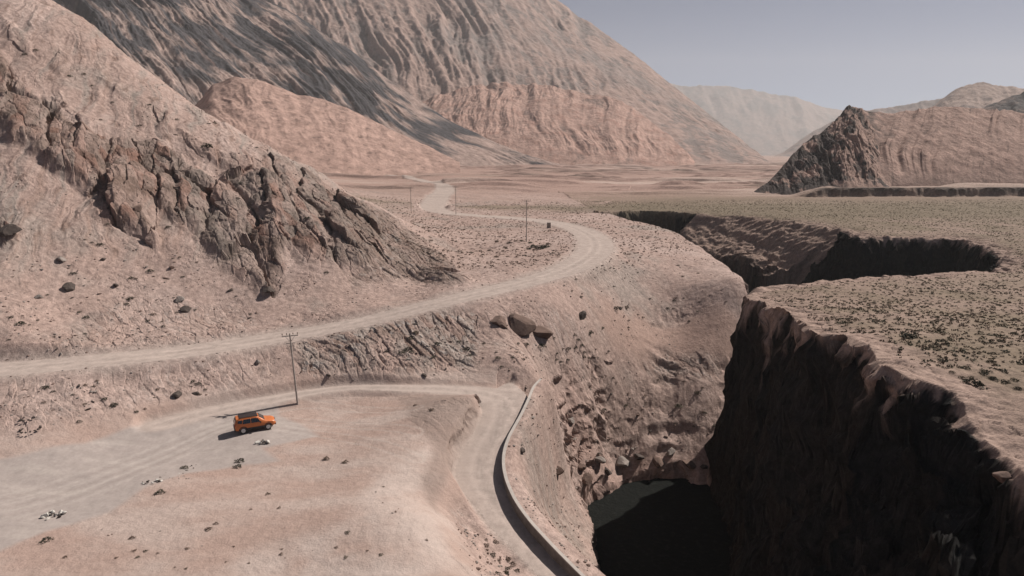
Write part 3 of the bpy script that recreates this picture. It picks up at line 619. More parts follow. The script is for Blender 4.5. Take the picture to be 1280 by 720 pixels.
# ------------------------------------------------------------------ object helpers
class MB:
    """collects simple solids and links them as one mesh"""
    def __init__(s): s.v = []; s.f = []
    def add(s, v, f):
        n = len(s.v); s.v += [tuple(p) for p in v]; s.f += [tuple(i + n for i in q) for q in f]
    def box(s, c, d, rot=None):
        P = [Vector((x * d[0] / 2, y * d[1] / 2, z * d[2] / 2)) for x in (-1, 1) for y in (-1, 1) for z in (-1, 1)]
        if rot: P = [rot @ p for p in P]
        s.add([p + Vector(c) for p in P], [(0, 1, 3, 2), (4, 6, 7, 5), (0, 4, 5, 1), (2, 3, 7, 6), (0, 2, 6, 4), (1, 5, 7, 3)])
    def tube(s, a, b, r0, r1=None, n=10):
        r1 = r0 if r1 is None else r1; a = Vector(a); b = Vector(b); q = (b - a).to_track_quat('Z', 'Y')
        P = [a + q @ Vector((math.cos(t) * r0, math.sin(t) * r0, 0)) for t in [2 * math.pi * i / n for i in range(n)]] + [b + q @ Vector((math.cos(t) * r1, math.sin(t) * r1, 0)) for t in [2 * math.pi * i / n for i in range(n)]]
        s.add(P, [(i, (i + 1) % n, n + (i + 1) % n, n + i) for i in range(n)] + [tuple(range(n - 1, -1, -1)), tuple(range(n, 2 * n))])
    def mesh(s, name, mat, bevel=0, smooth=False):
        me = bpy.data.meshes.new(name); me.from_pydata(s.v, [], s.f); me.materials.append(mat)
        if bevel:
            b = bmesh.new(); b.from_mesh(me); bmesh.ops.bevel(b, geom=b.edges[:], offset=bevel, segments=2, affect='EDGES'); b.to_mesh(me); b.free()
        if smooth: me.polygons.foreach_set('use_smooth', [True] * len(me.polygons))
        me.update(); return me
    def build(s, name, mat, parent=None, bevel=0, smooth=False): return link(name, s.mesh(name, mat, bevel, smooth), parent)
def thing(name, loc, label, cat, group=None, rz=0):
    o = bpy.data.objects.new(name, None); COL.objects.link(o); o.location = loc; o.rotation_euler = (0, 0, rz); o.empty_display_size = .3
    return tagk(o, label, cat, group)
def copy_tree(o, parent=None):
    c = o.copy(); COL.objects.link(c); c.parent = parent
    for ch in o.children: copy_tree(ch, c)
    return c

# ------------------------------------------------------------------ parapet wall along the lower road
M_conc = flat_mat('shaded_wall_plaster', (.20, .175, .155), .9, .35, 1.6, .03); M_cope = flat_mat('coping_mortar', (.47, .42, .38), .9, .12, 1.5, .015)  # body colour darkened to paint in the shade of the wall's road side
def wall():
    t = thing('parapet_wall', (0, 0, 0), 'low pale curving parapet wall along the gorge side of the lower dirt road', 'wall')
    P = WL[:, :3].copy(); n = len(P)
    T = np.gradient(P[:, :2], axis=0); T /= np.linalg.norm(T, axis=1)[:, None]; N = np.stack([-T[:, 1], T[:, 0]], 1)
    def sweep(name, hw, z0, z1, mat, jit):
        V = []; 
        for i in range(n):
            j = fbm(np.array([i * .31]), np.array([.5]), 3, 500)[0] * jit
            for sy, z in ((-1, z0), (-1, z1 + j), (1, z1 + j), (1, z0)):
                V.append((P[i, 0] + N[i, 0] * hw * sy, P[i, 1] + N[i, 1] * hw * sy, P[i, 2] + z))
        F_ = []
        for i in range(n - 1):
            a = i * 4; b = a + 4
            F_ += [(a + k, a + (k + 1) % 4, b + (k + 1) % 4, b + k) for k in range(4)]
        F_ += [(0, 3, 2, 1), (4 * n - 4, 4 * n - 3, 4 * n - 2, 4 * n - 1)]
        m = MB(); m.add(V, F_); return m.build(name, mat, t)
    sweep('wall_body', .125, -1.2, .72, M_conc, .03); sweep('coping', .16, .723, .82, M_cope, .03)
wall()

# ------------------------------------------------------------------ utility poles
M_wood = flat_mat('pole_wood', (.34, .30, .27), .85, .3, 5, .01); M_ins = flat_mat('insulator_ceramic', (.10, .07, .055), .35, .2, 5, 0); M_steel = flat_mat('galvanised_steel', (.30, .30, .30), .5, .2, 4, 0, .6)
def make_pole(loc, H, rz, label, big=True, lean=0):
    t = thing('utility_pole', loc, label, 'utility pole', 'utility poles beside the upper road', rz); t.rotation_euler = (0, lean, rz)
    m = MB(); m.tube((0, 0, -.8), (0, 0, H), .12, .075, 12); m.build('post', M_wood, t, 0, False)
    w = .95
    m = MB(); m.box((0, .12, H - .35), (2 * w, .09, .10)); m.build('crossarm', M_wood, t)
    m = MB(); m.box((0, .13, H - 1.25), (1.1, .08, .09)); m.build('crossarm', M_wood, t)
    for x in (-w + .08, -.36, .36, w - .08):
        m = MB(); m.tube((x, .12, H - .285), (x, .12, H - .14), .02, .02, 6); m.tube((x, .12, H - .14), (x, .12, H - .03), .065, .045, 8); m.tube((x, .12, H - .03), (x, .12, H + .02), .055, .03, 8); m.build('insulator', M_ins, t)
    for s in (-1, 1):
        m = MB(); m.tube((s * .52, .06, H - .42), (s * .05, -.02, H - 1.0), .02, .02, 6); m.build('brace', M_steel, t)
    return t
x, y, z = at_z(372, 505, .45); x, y, z = hit(372, 505)
make_pole((x, y, z), 8.9, R(12), 'tall wooden utility pole nearest the camera on the terrace behind the orange car', lean=R(-2.5))
x, y, z = hit(658, 302); make_pole((x, y, z), 9.8, R(5), 'utility pole in the shrub field inside the bend of the upper road')
x, y, z = hit(570, 268); make_pole((x, y, z), 9.5 * 1.0, R(-8), 'utility pole just right of where the dusty road swings away to the valley')
x, y, z = hit(514, 264); make_pole((x, y, z), 8.5, R(0), 'distant utility pole left of the widest part of the dusty valley road')

# ------------------------------------------------------------------ the orange car
M_paint = flat_mat('orange_paint', (.56, .165, .050), .42, .10, 1.2, 0, .05, .4); M_blk = flat_mat('black_cladding', (.03, .03, .032), .6, .15, 8, 0)
M_roof = flat_mat('dark_roof_paint', (.035, .026, .026), .4, .1, 2, 0); M_tyre = flat_mat('tyre_rubber', (.03, .029, .028), .9, .2, 8, 0); M_rim = flat_mat('alloy_rim', (.52, .52, .53), .4, .1, 5, 0, .5)
M_glass = flat_mat('dark_car_glass', (.018, .022, .025), .06, .1, 1, 0, 0, .8); M_red = flat_mat('tail_lamp_red', (.30, .015, .012), .25, .1, 5, 0); M_lamp = flat_mat('head_lamp_clear', (.62, .63, .64), .12, .05, 5, 0, .2)
M_chrome = flat_mat('dusty_plate', (.5, .5, .48), .5, .1, 5, 0)
def car():
    x, y, z = hit(319, 536)
    t = thing('suv', (x, y, z + .02), 'small orange suv with dark roof parked on the gravel track', 'car', None, R(27))
    L = 4.23
    # stations: x, sill z, belt z, roof edge z, half width low, half width belt, half width roof
    S = [(-2.10, .48, .88, 1.00, .72, .74, .66), (-2.05, .40, .98, 1.30, .84, .84, .68), (-1.90, .36, 1.02, 1.58, .89, .88, .70), (-1.55, .34, 1.03, 1.655, .90, .89, .70), (-.9, .33, 1.03, 1.675, .90, .89, .70),
         (-.1, .33, 1.02, 1.66, .90, .89, .69), (.35, .33, 1.01, 1.58, .90, .89, .67), (.72, .33, 1.0, 1.32, .90, .885, .70), (1.00, .33, .98, 1.11, .90, .88, .74), (1.35, .34, .96, 1.05, .895, .87, .72), (1.75, .36, .90, .99, .87, .83, .66), (2.02, .42, .78, .90, .80, .76, .60), (2.11, .50, .70, .78, .72, .68, .55)]
    V = []
    for (sx, zs, zb, zr, w0, w1, w2) in S:
        h = [(w0 * .9, zs), (w0, zs + .12), (w0 * 1.005, (zs + zb) / 2), (w1, zb), (w2 + (w1 - w2) * .12, zr - .07 * (zr > zb + .2) - .02), (w2 * .9, zr), (w2 * .45, zr + .02), (0, zr + .025)]
        V += [(sx, a, b) for a, b in h] + [(sx, -a, b) for a, b in h[-2::-1]]
    k = 15; F_ = []
    for i in range(len(S) - 1):
        for j in range(k): a = i * k + j; b = i * k + (j + 1) % k; F_.append((a, b, b + k, a + k))
    F_ += [tuple(range(k - 1, -1, -1)), tuple(range((len(S) - 1) * k, len(S) * k))]
    m = MB(); m.add(V, F_); body = m.build('body', M_paint, t, 0, True)
    b = bmesh.new(); b.from_mesh(body.data); bmesh.ops.recalc_face_normals(b, faces=b.faces[:]); b.to_mesh(body.data); b.free()
    mod = body.modifiers.new('edge', 'EDGE_SPLIT'); mod.split_angle = R(38)
    def side_y(zq):  # side surface between belt and roof
        return .89 - (zq - 1.03) / .58 * .165
    def panel(name, pts, mat, s, th=.012, parent=t):
        A = [(px_, s * (side_y(pz) + .002), pz) for px_, pz in pts]; B = [(px_, s * (side_y(pz) + .002 + th), pz) for px_, pz in pts]; n = len(pts)
        m = MB(); m.add(A + B, [tuple(range(n)), tuple(range(2 * n - 1, n - 1, -1))] + [(i, n + i, n + (i + 1) % n, (i + 1) % n) for i in range(n)]); return m.build(name, mat, parent)
    for s in (-1, 1):
        panel('window', [(-.42, 1.07), (.52, 1.06), (.28, 1.46), (.0, 1.53), (-.42, 1.55)], M_glass, s)
        panel('window', [(-1.28, 1.09), (-.50, 1.07), (-.50, 1.55), (-1.20, 1.53)], M_glass, s)
        panel('window', [(-1.82, 1.22), (-1.38, 1.12), (-1.32, 1.50), (-1.72, 1.48)], M_glass, s)
        m = MB(); m.box((-.05, s * .915, .47), (2.1, .03, .20)); m.build('side_cladding', M_blk, t)
        for cx in (-1.28, 1.29):
            m = MB()
            for i in range(12):
                a0 = math.pi * (i / 12) - .12; a1 = math.pi * ((i + 1) / 12) - .12 + .02
                V = []
                for yy in (.84, .925):
                    for rr, aa in ((.37, a0), (.46, a0), (.46, a1), (.37, a1)): V.append((cx + rr * math.cos(aa), s * yy, .34 + rr * math.sin(aa)))
                m.add(V, [(0, 1, 2, 3), (7, 6, 5, 4), (0, 4, 5, 1), (1, 5, 6, 2), (2, 6, 7, 3), (3, 7, 4, 0)])
            m.build('wheel_arch', M_blk, t)
        # wheels
        for cx in (-1.28, 1.29):
            wh = bpy.data.objects.new('wheel', None); COL.objects.link(wh); wh.parent = t; wh.location = (cx, s * .80, .34)
            m = MB(); m.tube((0, -.115 , 0), (0, .115, 0), .345, .345, 28); m.build('tyre', M_tyre, wh, .02)
            m = MB(); m.tube((0, s * .118, 0), (0, s * .128, 0), .235, .225, 24)
            for i in range(5):
                a = i * 2 * math.pi / 5; m.box((math.cos(a) * .12, s * .137, math.sin(a) * .12), (.2, .018, .055), Matrix.Rotation(-a, 3, 'Y'))
            m.tube((0, s * .12, 0), (0, s * .15, 0), .05, .045, 12); m.build('rim', M_rim, wh)
        m = MB(); m.box((.50, s * 1.0, 1.06), (.14, .20, .15)); m.build('mirror', M_blk, t, .02)
        for hx in (-.9, .05):
            m = MB(); m.box((hx, s * .912, .93), (.17, .025, .03)); m.build('door_handle', M_paint, t)
        m = MB(); m.box((-2.075, s * .70, .98), (.10, .22, .24)); m.build('tail_light', M_red, t, .02)
        m = MB(); m.tube((1.98, s * .60, .80), (2.09, s * .60, .80), .115, .10, 16); m.build('headlight', M_lamp, t)
        m = MB(); m.box((-.65, s * .655, 1.735), (1.9, .035, .03)); m.box((-1.5, s * .655, 1.70), (.06, .035, .06)); m.box((.2, s * .655, 1.70), (.06, .035, .06)); m.build('roof_rail', M_blk, t)
    m = MB(); m.add([(.30, -.60, 1.645), (.30, .60, 1.645), (.30, .60, 1.67), (.30, -.60, 1.67), (-1.60, -.62, 1.68), (-1.60, .62, 1.68), (-1.6, .62, 1.705), (-1.6, -.62, 1.705), (-.6, -.63, 1.69), (-.6, .63, 1.69), (-.6, .63, 1.72), (-.6, -.63, 1.72)],
                    [(3, 2, 10, 11), (11, 10, 6, 7), (0, 3, 11, 8), (8, 11, 7, 4), (2, 1, 9, 10), (10, 9, 5, 6), (0, 1, 2, 3), (7, 6, 5, 4)]); m.build('roof_panel', M_roof, t)
    m = MB(); m.add([(.98, -.66, 1.125), (.98, .66, 1.125), (.40, .57, 1.575), (.40, -.57, 1.575), (1.0, -.66, 1.15), (1.0, .66, 1.15), (.42, .57, 1.60), (.42, -.57, 1.60)],
                    [(4, 5, 6, 7), (0, 3, 2, 1), (0, 1, 5, 4), (1, 2, 6, 5), (2, 3, 7, 6), (3, 0, 4, 7)]); m.build('windscreen', M_glass, t)
    m = MB(); m.add([(-2.075, -.62, 1.10), (-2.075, .62, 1.10), (-1.93, .56, 1.54), (-1.93, -.56, 1.54), (-2.12, -.62, 1.10), (-2.12, .62, 1.10), (-1.965, .56, 1.55), (-1.965, -.56, 1.55)],
                    [(0, 1, 2, 3), (4, 7, 6, 5), (0, 4, 5, 1), (1, 5, 6, 2), (2, 6, 7, 3), (3, 7, 4, 0)]); m.build('rear_window', M_glass, t)
    m = MB(); m.box((-2.10, 0, .50), (.12, 1.56, .30)); m.build('rear_bumper', M_blk, t, .03)
    m = MB(); m.box((2.08, 0, .48), (.12, 1.46, .24)); m.build('front_bumper', M_blk, t, .03)
    m = MB()
    for i in range(7): m.box((2.115, -.36 + i * .12, .78), (.02, .06, .14))
    m.box((2.10, 0, .78), (.02, .9, .18)); m.build('grille', M_blk, t)
    m = MB(); m.box((-2.155, 0, .80), (.02, .5, .12)); m.build('number_plate', M_chrome, t)
    t.rotation_euler = (R(0), R(0), R(27))
car()

# ------------------------------------------------------------------ rocks
M_rockb = flat_mat('brown_rock', (.15, .10, .08), .95, .35, 1.5, .12); M_rockg = flat_mat('grey_rock', (.27, .23, .205), .95, .3, 2, .1); M_rockd = flat_mat('dark_rock', (.075, .058, .05), .95, .35, 1.5, .12); M_white = flat_mat('white_rubble', (.58, .55, .50), .9, .2, 3, .05)
def rock_mesh(name, mat, seed, sub=3, flat=.62, cuts=11):
    r_ = np.random.default_rng(seed); b = bmesh.new(); bmesh.ops.create_icosphere(b, subdivisions=sub, radius=1)
    D = r_.normal(size=(cuts, 3)); D /= np.linalg.norm(D, axis=1)[:, None]; c = r_.uniform(.42, .9, cuts)
    for v in b.verts:
        d = np.array(v.co); q = D @ d; rad = min([1.15] + [c[i] / q[i] for i in range(cuts) if q[i] > .05])
        v.co = Vector(d * rad); v.co.z *= flat
    me = bpy.data.meshes.new(name); b.to_mesh(me); b.free(); me.materials.append(mat); return me
RK = {k: [rock_mesh('rock', m, 10 * i + j) for j in range(4)] for i, (k, m) in enumerate((('b', M_rockb), ('g', M_rockg), ('d', M_rockd), ('w', M_white)))}
def put_rock(px, py, k, size, label, group=None, name='boulder', st=(1, 1, 1), rz=None):
    x, y, z = hit(px, py); i = random.randrange(4)
    o = link(name, RK[k][i], None, (x, y, z + size * (.12 if size < 1.3 else -.12)), (random.uniform(-.3, .3), random.uniform(-.3, .3), random.uniform(0, 6.28) if rz is None else rz), (size * st[0], size * st[1], size * st[2]))
    return tagk(o, label, 'rock', group)
for a in [(78, 325, 'g', .75, 'grey boulder lying on the left scree slope under the rock band'), (88, 360, 'd', .95, 'dark broken boulder low on the left scree slope among small bushes'), (50, 372, 'g', .6, 'pale flat stone near the foot of the left scree slope'),
          (145, 357, 'd', .5, 'thin dark slab on the middle of the left scree slope'), (128, 325, 'd', .45, 'small dark stone above the slabs of the left scree slope'), (233, 388, 'd', .8, 'dark slab in the grey rubble just above the upper road'), (223, 375, 'g', .75, 'pale grey boulder above the grey rubble by the upper road'),
          (215, 335, 'b', .5, 'small upright brown stone below the rock band'), (322, 453, 'g', .5, 'round grey boulder on the bank between the upper road and the pole'), (222, 494, 'd', .7, 'dark tilted slab on the bank above the gravel track'), (245, 492, 'd', .45, 'dark angular stone right of the tilted slab above the gravel track'),
          (172, 262, 'b', .9, 'brown block at the lower edge of the big rock band'), (335, 363, 'd', 1.1, 'dark pointed crag at the bottom tip of the rock band above the road'), (12, 288, 'd', 1.5, 'dark overhanging boulder at the far left edge of the slope'),
          (715, 527, 'g', .7, 'grey slab on the slope right of the top of the parapet wall'), (652, 563, 'd', .55, 'dark rock beside the bend of the parapet wall'), (697, 590, 'b', 1.0, 'brown cracked boulder on the slope above the gorge shadow'), (725, 585, 'b', .9, 'rust brown boulder close above the gorge shadow'),
          (775, 578, 'g', 1.7, 'pale knobbly rock jutting over the black gorge shadow'), (798, 572, 'd', 1.0, 'dark rock between the jutting pale rock and the gorge wall'), (1255, 598, 'b', .6, 'lone brown rock on the sloping cliff at the right edge')]:
    put_rock(*a)
for a in [(733, 600, 'b', 1.2, 'rust brown rock at the left tip of the black gorge shadow'), (757, 588, 'd', 1.3, 'dark rock on the lip above the left part of the gorge shadow'), (748, 575, 'g', .9, 'grey rock on the slope above the lip of the gorge'),
          (822, 575, 'b', 1.4, 'brown rock on the gorge lip right of the jutting pale rock'), (840, 565, 'g', 1.1, 'grey block near the corner of the sunlit gorge bank'), (862, 580, 'b', 1.3, 'brown block at the bank just above the river'), (880, 584, 'd', .8, 'small dark rock at the edge of the sunlit river')]:
    put_rock(*a, st=(1.2, .9, .9))
for a in [(625, 402, 'b', 2.2, 'left dark block of the brown outcrop below the upper road'), (650, 406, 'b', 3.0, 'large brown outcrop in the slope below the upper road'), (678, 415, 'b', 2.4, 'right sloping block of the brown outcrop below the upper road'), (726, 394, 'd', 1.3, 'black rock knob below the outer bend of the upper road'),
          (775, 386, 'd', .7, 'small dark rock patch on the open slope under the road bend')]:
    put_rock(*a, name='rock_outcrop', st=(1, .7, .9))
# rows of broken slabs just above and below the upper road
def scatter_rocks(poly_pts, n, kinds, s0, s1, label, group, st=(1.3, .6, .6)):
    xs = [p[0] for p in poly_pts]; ys = [p[1] for p in poly_pts]; c = 0; g = 0
    while c < n and g < 5000:
        g += 1; px, py = random.uniform(min(xs), max(xs)), random.uniform(min(ys), max(ys))
        if not bool(inside(np.array([px]), np.array([py]), poly_pts)[0]): continue
        put_rock(px, py, random.choice(kinds), s0 + (s1 - s0) * random.random() ** 2.5, label, group, 'stone', st); c += 1
scatter_rocks([(20, 330), (180, 300), (330, 370), (320, 420), (40, 440)], 34, 'gdb', .14, .42, 'small angular stone strewn on the left scree slope above the upper road', 'stones on the left scree slope')
scatter_rocks([(60, 418), (170, 408), (190, 425), (60, 445)], 18, 'gd', .12, .35, 'small stone in the rubble strip right above the upper road', 'stones in the rubble strip above the road')
scatter_rocks([(90, 480), (130, 475), (140, 510), (90, 515)], 24, 'ggd', .12, .38, 'pale stone of the loose heap on the bank above the gravel track', 'stones heaped on the bank above the track')
scatter_rocks([(375, 435), (560, 395), (600, 450), (570, 470), (400, 478)], 40, 'gdd', .15, .5, 'broken slab among the ledges under the upper road', 'slabs in the ledges under the road')
scatter_rocks([(640, 480), (780, 480), (890, 540), (850, 568), (700, 590), (650, 560)], 40, 'gbd', .14, .5, 'small stone on the slope between parapet wall and gorge', 'stones on the gorge slope')
scatter_rocks([(180, 600), (205, 590), (255, 578), (235, 600)], 22, 'wgd', .06, .16, 'small pale stone in the line of rubble along the gravel edge', 'rubble stones along the gravel edge')
scatter_rocks([(100, 655), (540, 600), (560, 700), (200, 712)], 22, 'gb', .05, .14, 'tiny stone lying on the sandy terrace', 'tiny stones on the sandy terrace')
def heap(name, px, py, rad, kinds, label, n=16, s0=.1, s1=.28):
    x, y, z = hit(px, py); t = thing(name, (x, y, z), label, 'rubble')
    for i in range(n):
        a = random.uniform(0, 6.28); q = rad * random.random() ** .7; s = random.uniform(s0, s1)
        link('stone', random.choice(RK[random.choice(kinds)]), t, (math.cos(a) * q, math.sin(a) * q * .7, s * .3 + .16 * max(0, 1 - q / rad)), (random.random(), random.random(), random.random() * 6), (s, s * .8, s))
heap('rubble_pile', 331, 554, .75, 'wwg', 'whitish rubble pile on the gravel tongue in front of the car', 18)
heap('rubble_pile', 66, 645, 1.0, 'wwwd', 'scattered white debris heap on the gravel track at lower left', 14)
heap('rubble_pile', 190, 603, .9, 'wgd', 'low heap of pale rubble at the edge of the gravel track', 14, .08, .2)
def ring(px, py, rad, label, n=14):
    x, y, z = hit(px, py); t = thing('stone_ring', (x, y, z), label, 'stone ring')
    for i in range(n):
        a = i * 6.283 / n; s = random.uniform(.13, .2)
        link('stone', random.choice(RK['d']), t, (math.cos(a) * rad * 1.1, math.sin(a) * rad * 1.3, s * .5), (0, 0, a), (s, s, s))
ring(38, 537, .75, 'round ring of dark stones on the sandy bank left of the gravel track'); ring(34, 524, .5, 'smaller half buried ring of stones just above the larger stone ring', 9)
x, y, z = hit(686, 285); m = MB(); m.box((0, 0, .75), (1.1, .5, 1.6)); m.box((0, 0, -.1), (1.3, .7, .3)); o = m.build('marker_stone', M_rockg, None, .05); o.location = (x, y, z); tagk(o, 'squat grey marker stone on the inner verge of the road bend', 'marker')

# ------------------------------------------------------------------ shrubs
M_leaf = [flat_mat('shrub_dark', (.050, .052, .034), .9, .35, 6, 0), flat_mat('shrub_olive', (.085, .078, .048), .9, .35, 6, 0), flat_mat('shrub_dry', (.15, .105, .075), .9, .3, 6, 0)]
M_stem = flat_mat('shrub_stem', (.11, .08, .06), .9, .2, 6, 0)
def shrub_mesh(k, seed, n=170):
    r_ = np.random.default_rng(seed); v = []; f = []
    for i in range(n):
        d = r_.normal(size=3); d /= np.linalg.norm(d); d[2] = abs(d[2]); q = r_.uniform(.45, 1) ** .6
        lump = 1 + .25 * math.sin(3 * math.atan2(d[1], d[0]) + seed)
        c = d * q * lump * np.array([1, 1, .72]); a = r_.normal(size=3); a /= np.linalg.norm(a); b = np.cross(a, r_.normal(size=3)); b /= np.linalg.norm(b); s = r_.uniform(.09, .2)
        k0 = len(v); v += [c - a * s, c + b * s * .5, c + a * s, c - b * s * .5]; f.append((k0, k0 + 1, k0 + 2, k0 + 3))
    m = MB(); m.v = [tuple(p) for p in v]; m.f = f
    return m.mesh('foliage', M_leaf[k])
def stem_mesh(seed):
    r_ = random.Random(seed); m = MB()
    for i in range(7):
        a = r_.uniform(0, 6.28); m.tube((0, 0, -.15), (math.cos(a) * .6, math.sin(a) * .6, r_.uniform(.3, .6)), .04, .015, 5)
    return m.mesh('stem', M_stem)
SHM = [[shrub_mesh(k, 600 + 10 * k + j) for j in range(3)] for k in range(3)]; STM = [stem_mesh(j) for j in range(3)]
def shrub(px=None, py=None, k=0, size=.5, label='', group=None, loc=None):
    x, y, z = loc if loc is not None else hit(px, py)
    t = thing('shrub', (x, y, z - .03), label, 'shrub', group, random.uniform(0, 6.28)); t.scale = (size, size * random.uniform(.8, 1.1), size * random.uniform(.7, 1))
    link('foliage', SHM[k][random.randrange(3)], t); link('stems', STM[random.randrange(3)], t)
    return t
for a in [(300, 577, 0, .5, 'dark green bush on the sand in front of the car, the upper of two'), (297, 584, 0, .45, 'dark green bush on the sand in front of the car, the lower of two'), (231, 585, 1, .45, 'olive bush at the end of the rubble line on the gravel edge'), (200, 616, 0, .5, 'dark bush beside the gravel edge below the rubble line'),
          (58, 676, 0, .5, 'lone dark green bush on the sand at lower left below the gravel track'), (57, 485, 0, .5, 'dark bush on the bank just under the upper road at far left'), (142, 507, 0, .5, 'dark green bush at the foot of the stone heap on the bank'), (131, 499, 0, .35, 'small dark bush right of the stone heap on the bank'),
          (241, 477, 0, .35, 'smaller dark bush left of its pair on the bank behind the car'), (248, 480, 0, .45, 'larger dark bush right of its pair on the bank behind the car'), (408, 574, 2, .4, 'dry brown bush on the terrace right of the dark pair'), (432, 578, 2, .35, 'small dry bush on the terrace left of the scattered mound stones'),
          (165, 673, 2, .28, 'tiny dry bush on the sand right of the white debris'), (260, 662, 2, .3, 'dry low bush in the middle of the sandy terrace'), (270, 655, 2, .25, 'dry low bush just above the one in the middle of the terrace'), (335, 618, 2, .28, 'small dry bush on the terrace below the dark pair'),
          (539, 513, 2, .38, 'reddish dry bush on the mound beside the lower road'), (519, 507, 2, .3, 'dry bush near the top of the mound by the lower road'),
          (164, 408 - 60, 1, .5, 'olive bush on the middle of the left scree slope'), (163, 374, 0, .62, 'wide dark green bush low on the left scree slope'), (188, 339, 0, .6, 'dark green bush high on the left scree slope below the rock band'), (125, 306, 0, .55, 'dark green bush directly under the rock band on the left slope'), (91, 342, 0, .5, 'dark bush beside the grey boulder of the left scree slope'),
          (26, 405, 0, .6, 'dark green bush at the foot of the left slope near the frame edge'), (13, 397, 0, .4, 'small dark bush left of the large one at the slope foot'), (108, 397, 0, .5, 'dark round bush right of the slope foot pair'), (191, 393, 2, .45, 'brown bush on the scree right of the round dark one'), (210, 284, 0, .5, 'dark bush on the scree at the bottom of the rock gully'),
          (188, 299, 2, .5, 'brown bush on the upper scree next to the rock band'), (260, 184, 0, 1.1, 'large dark bush on the open upper slope above the rock band'), (384, 273, 0, .6, 'dark bush near the right end of the rock band'), (408, 341, 0, .5, 'dark bush on the pale gully near the right end of the slope'),
          (675, 311, 0, 1.2, 'left clump of the black bushes on the field inside the road bend'), (667, 309, 0, .9, 'leftmost low clump of the black bushes inside the road bend'), (682, 309, 0, 1.1, 'right clump of the black bushes on the field inside the road bend'), (637, 304, 0, .7, 'dark bush left of the black clump inside the road bend'),
          (676, 433, 0, .8, 'dark green bush on the slope below the brown outcrop'), (770, 386, 0, .7, 'dark bush left of its pair on the open slope under the bend'), (783, 385, 2, .7, 'brown bush right of its pair on the open slope under the bend'), (583, 437, 0, .6, 'dark bush among the ledges at the centre of the photo'),
          (848, 508, 1, .8, 'wide olive bush on the gorge slope above the river'), (755, 513, 0, .6, 'dark bush on the gorge slope left of the wide olive one'), (782, 507, 1, .45, 'small olive bush between two larger ones on the gorge slope'), (871, 492, 1, .6, 'olive bush at the right end of the gorge slope'), (878, 515, 2, .5, 'brown bush at the right end of the gorge slope'),
          (1216, 481, 0, .9, 'dark green bush on the rim of the near plateau'), (1135, 422, 0, .9, 'wide dark green bush on the plateau behind the cliff rim')]:
    shrub(*a)
total = 0
def scatter_shrubs(poly, n, ks, s0, s1, label, group):
    global total
    xs = [p[0] for p in poly]; ys = [p[1] for p in poly]; c = g = 0
    while c < n and g < 4000:
        g += 1; px, py = random.uniform(min(xs), max(xs)), random.uniform(min(ys), max(ys))
        if bool(inside(np.array([px]), np.array([py]), poly)[0]):
            p = hit(px, py)
            if min(np.hypot(UP[:, 0] - p[0], UP[:, 1] - p[1])) < 4.2 or min(np.hypot(LO[:, 0] - p[0], LO[:, 1] - p[1])) < 3: continue
            shrub(None, None, random.choice(ks), random.uniform(s0, s1), label, group, loc=p); c += 1; total += 1
scatter_shrubs([(0, 300), (110, 270), (330, 360), (330, 400), (60, 440), (0, 430)], 34, (0, 1, 2), .18, .38, 'small bush dotted over the left scree slope', 'bushes on the left scree slope')
scatter_shrubs([(80, 40), (200, 110), (400, 225), (300, 250), (120, 150), (20, 60)], 16, (0, 1), .3, .6, 'small dark bush on the upper part of the left slope', 'bushes on the upper left slope')
scatter_shrubs([(20, 480), (330, 455), (350, 480), (240, 505), (60, 540)], 16, (0, 2), .15, .32, 'small bush on the bank between upper road and gravel track', 'bushes on the bank above the track')
scatter_shrubs([(60, 690), (170, 660), (560, 590), (540, 710), (100, 718)], 24, (2, 2, 1), .12, .24, 'tiny dry bush on the sandy terrace', 'dry bushes on the terrace')
scatter_shrubs([(600, 660), (625, 665), (665, 718), (620, 718)], 16, (0, 2), .2, .34, 'low dark bush on the verge left of the lower road', 'bushes on the verge of the lower road')
scatter_shrubs([(500, 410), (640, 425), (740, 415), (770, 440), (650, 462), (500, 465)], 34, (0, 0, 1), .28, .55, 'dark bush among the ledges below the upper road', 'bushes among the ledges')
scatter_shrubs([(700, 350), (760, 330), (880, 330), (920, 360), (900, 400), (760, 420)], 30, (0, 1, 2), .22, .42, 'small bush on the slope outside the road bend', 'bushes outside the road bend')
scatter_shrubs([(730, 430), (900, 490), (900, 560), (760, 520)], 22, (0, 1, 2), .2, .42, 'small bush on the slope above the river', 'bushes above the river')
scatter_shrubs([(560, 300), (700, 300), (700, 322), (600, 330)], 24, (0, 2, 1), .35, .6, 'low bush on the field inside the road bend', 'bushes inside the road bend')
scatter_shrubs([(1100, 440), (1280, 400), (1280, 490), (1220, 480)], 30, (1, 1, 0), .25, .42, 'low olive bush near the rim of the plateau', 'bushes near the plateau rim')

# ------------------------------------------------------------------ ground scrub nobody could count
def tufts(name, pts, s0, s1, mat, label, q=9):
    r_ = np.random.default_rng(len(pts)); n = len(pts); P = np.array(pts)
    S = r_.uniform(s0, s1, n) ** 1.0
    c = r_.normal(size=(n, q, 3)); c /= np.linalg.norm(c, axis=2, keepdims=True); c[..., 2] = np.abs(c[..., 2]) * .7; c *= r_.uniform(.4, 1, (n, q, 1))
    a = r_.normal(size=(n, q, 3)); a /= np.linalg.norm(a, axis=2, keepdims=True); b = np.cross(a, r_.normal(size=(n, q, 3))); b /= np.linalg.norm(b, axis=2, keepdims=True)
    w_ = .42; V = np.stack([c - a * w_, c + b * w_ * .6, c + a * w_, c - b * w_ * .6], 2) * S[:, None, None, None] + P[:, None, None, :]
    V = V.reshape(-1, 3); Q = np.arange(len(V)).reshape(-1, 4)
    return tagk(link(name, raw_mesh(name, V, Q, mat)), label, None, None, 'stuff')
